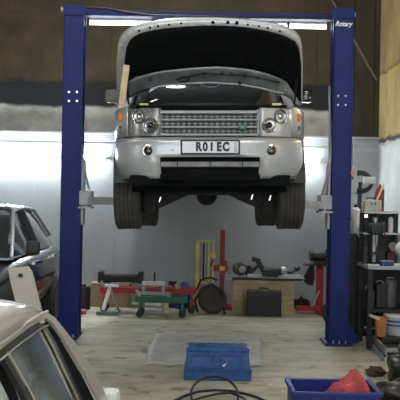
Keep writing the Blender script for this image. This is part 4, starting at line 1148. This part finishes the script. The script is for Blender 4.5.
# steel sheet on the crate
A, B2 = P(227,279,12.0), P(304,276,12.1)
xs0, xs1 = A.x, B2.x
t = thing('metal_panel', ((xs0+xs1)/2,12.3,hz_), 'thin steel door panel lying on the wooden crate', 'panel')
MB().box(((xs0+xs1)/2,12.32,hz_+.025),(xs1-xs0,.62,.016),Matrix.Rotation(-.02,3,'Y')).build('sheet', steel, t)
MB().box(((xs0+xs1)/2+.02,12.0,hz_+.018),((xs1-xs0)*.9,.02,.03)).build('edge_seal', black, t)
MB().bar((xs1-.10,12.05,hz_+.03),(xs1+.0,12.05,hz_+.10),.02).build('hinge', steel, t)
zt_ = hz_+.046
def part(name, px, dx_, y, dz, label, cat='car part'):
    x = P(px,270,y).x
    return x, thing(name, (x,y,zt_), label, cat)
x,t = part('alternator',240,0,12.2,0,'round dark alternator at the left end of steel panel')
MB().lathe((x,12.2,zt_+.095),(.3,-1,0),[(.03,-.10),(.085,-.09),(.095,-.05),(.095,.05),(.08,.08),(.03,.10)],n=20).build('housing', mat('dark casting',(.06,.058,.055),.5,.4,var=.4,scale=20), t, smooth='s')
MB().lathe((x+.0,12.2,zt_+.095),(.3,-1,0),[(.05,.09),(.05,.12),(.02,.125)],n=16).build('pulley', steel, t)
MB().blob((x+.13,12.25,zt_+.07),(.07,.07,.07),seed=41,rough=.3,sub=3).build('bracket', black, t)
x,t = part('power_drill',257.5,0,12.2,0,'black angled power tool on the wooden crate, topmost of the pile')
MB().bar((x+.10,12.2,zt_+.05),(x-.02,12.2,zt_+.25),.075,.07,bev=.015).build('grip', black, t)
MB().bar((x-.08,12.2,zt_+.25),(x+.04,12.2,zt_+.21),.07,.07,bev=.015).build('body', black, t)
MB().bar((x-.10,12.18,zt_+.04),(x+.02,12.18,zt_+.16),.05,.05,bev=.01).build('side_handle', black, t)
x,t = part('gear_motor',274,0,12.2,0,'black cylindrical motor lying right of the angled power tool')
MB().cyl((x-.14,12.2,zt_+.065),(x+.10,12.2,zt_+.075),.06,n=20).build('body', black, t)
MB().lathe((x+.10,12.2,zt_+.075),(1,0,.05),[(.06,0),(.065,.02),(.05,.07),(.02,.09)],n=18).build('end_cap', steel, t)
MB().box((x-.05,12.2,zt_+.05),(.24,.16,.10),bev=.02).build('bracket', black, t)
x,t = part('black_pipe',288,0,12.35,0,'black bent pipe at the right end of steel panel')
MB().tube([(x-.12,12.4,zt_+.03),(x-.04,12.35,zt_+.05),(x+.05,12.35,zt_+.04),(x+.13,12.4,zt_+.09)],.022).build('pipe', black, t)
MB().cyl((x+.12,12.395,zt_+.085),(x+.16,12.42,zt_+.11),.034,n=16).build('flange', dm, t)
x,t = part('white_bracket',251,0,12.05,0,'small pale metal bracket at the front of steel panel')
MB().box((x,12.07,zt_+.02),(.10,.06,.035),bev=.006).build('plate', white, t)
MB().cyl((x-.02,12.07,zt_+.03),(x-.02,12.07,zt_+.05),.012,n=10).build('bolt', steel, t)
# cloth / dark funnel at the end
q = P(308,277,12.3)
t = thing('traffic_bin', (q.x,12.4,0), 'dark grey bin standing right of the wooden crate', 'bin')
# red frame with bench grinder
x = P(320.5,290,12.2).x; zr = P(320,266,12.2).z
bpy.data.objects.remove(t)
t = thing('grinder_stand', (x,12.3,0), 'red steel stand next to the right blue post at back wall', 'stand')
MB().box((x,12.3,zr/2),(.10,.06,zr)).build('pole', red, t)
xl_ = P(296.5,308,12.1).x+.04
MB().box(((xl_+x)/2,12.2,.07),(x-xl_+.08,.07,.075)).build('base_beam', red, t)
MB().bar((x,12.3,.04),(x,12.0,.04),.06).bar((x,12.3,.04),(x,12.65,.04),.06).build('foot', red, t)
MB().bar((x-.12,12.24,.10),(x-.01,12.28,.32),.03).build('brace', steel, t)
MB().box((x-.06,12.3,zr+.01),(.34,.22,.02)).build('top_plate', dm, t)
t = thing('bench_grinder', (x,12.3,zr+.02), 'black bench grinder on top of the red stand', 'grinder')
MB().cyl((x-.10,12.3,zr+.13),(x+.14,12.3,zr+.13),.06,n=20).build('motor', black, t)
MB().cyl((x+.08,12.3,zr+.13),(x+.13,12.3,zr+.13),.105,n=28).build('grinding_wheel', dm, t)
MB().cyl((x-.15,12.3,zr+.13),(x-.11,12.3,zr+.13),.09,n=28).build('grinding_wheel', dm, t)
MB().box((x,12.3,zr+.045),(.20,.14,.05),bev=.01).build('base', black, t)
MB().bar((x-.22,12.25,zr+.06),(x-.10,12.25,zr+.06),.02).build('tool_rest', steel, t)
# dark parts on the red beam's left
for i,(px,s_) in enumerate(((296.5,.05),(302.5,.055),(308.5,.05))):
    x_ = P(px,300,12.5).x
    tag(MB().blob((x_,12.75,s_*1.1+.0),(s_*1.1,s_,s_*1.9),seed=50+i,rough=.5,sub=3,flat=.69).build('car_part', under, smooth='s'), ('dark lumpy car part just right of the wooden crate','dark car part behind the red beam, middle of three','dark car part nearest the red stand')[i], 'car part')
xa_, xb_ = P(303,262,12.45), P(312,283,12.45)
zt9 = zr+.01
t = thing('black_cloth', ((xa_.x+xb_.x)/2,12.45,xb_.z), 'dark cloth hanging from the red stand below the grinder', 'cloth')
MB().prism([(xb_.x+.02,12.44,zt9),(xb_.x-.03,12.44,zt9-.01),(xa_.x,12.44,xb_.z+.06),(xa_.x+.05,12.44,xb_.z-.02),(xb_.x+.01,12.44,xb_.z-.04),(xb_.x+.04,12.44,xb_.z+.08)],(0,.04,0)).build('drape', black, t)
MB().bar((xb_.x-.0,12.42,zt9),(xb_.x+.08,12.36,zt9),.02).build('tie', dm, t)
# wheel by right post
q = P(326,318,11.6)
t = thing('caster_wheel', (q.x-.0,11.3,0), 'black trolley wheel half hidden by right blue post', 'wheel')
MB().lathe((q.x,11.3,.13),(1,.4,0),[(.08,-.03),(.13,-.04),(.13,.04),(.08,.03)],n=24).build('tyre', rubber, t)
MB().lathe((q.x,11.3,.13),(1,.4,0),[(.08,-.025),(.08,.025),(.02,.035)],n=16).build('hub', dm, t)
# red pad and pale tube left of the box
q = G(84,309,0)
tag(MB().box((q.x,11.75,.03),(.20,.16,.05),bev=.015).build('red_pad', mat('faded red',(.45,.10,.08),.7)), 'small faded red block on the floor beside left blue post', 'block')
# inner sheets / extra lights done; ------------------------------------------------------------------ camera, light, world
cam = bpy.data.cameras.new('camera'); co = bpy.data.objects.new('camera', cam); COL.objects.link(co)
cam.sensor_width = 36; cam.sensor_fit = 'HORIZONTAL'; cam.lens = 36*F/400
co.matrix_world = Matrix.Translation((0,0,CH)) @ Matrix.Rotation(PI/2,4,'X') @ Matrix.Rotation(TH,4,'Z')
cam.clip_start = .05; cam.clip_end = 100
SC.camera = co
w = bpy.data.worlds.new('world'); SC.world = w; w.use_nodes = True
w.node_tree.nodes['Background'].inputs[0].default_value = (.86,.93,1.,1)
w.node_tree.nodes['Background'].inputs[1].default_value = 2.0
def area(name, loc, rot, sx, sy, e, colr):
    l = bpy.data.lights.new(name, 'AREA'); l.shape = 'RECTANGLE'; l.size = sx; l.size_y = sy; l.energy = e; l.color = colr
    o = bpy.data.objects.new(name, l); COL.objects.link(o); o.location = loc; o.rotation_euler = rot; return o
vs = SC.view_settings; vs.view_transform = 'Standard'; vs.look = 'None'; vs.gamma = 1; vs.use_curve_mapping = False; vs.exposure = 0.65
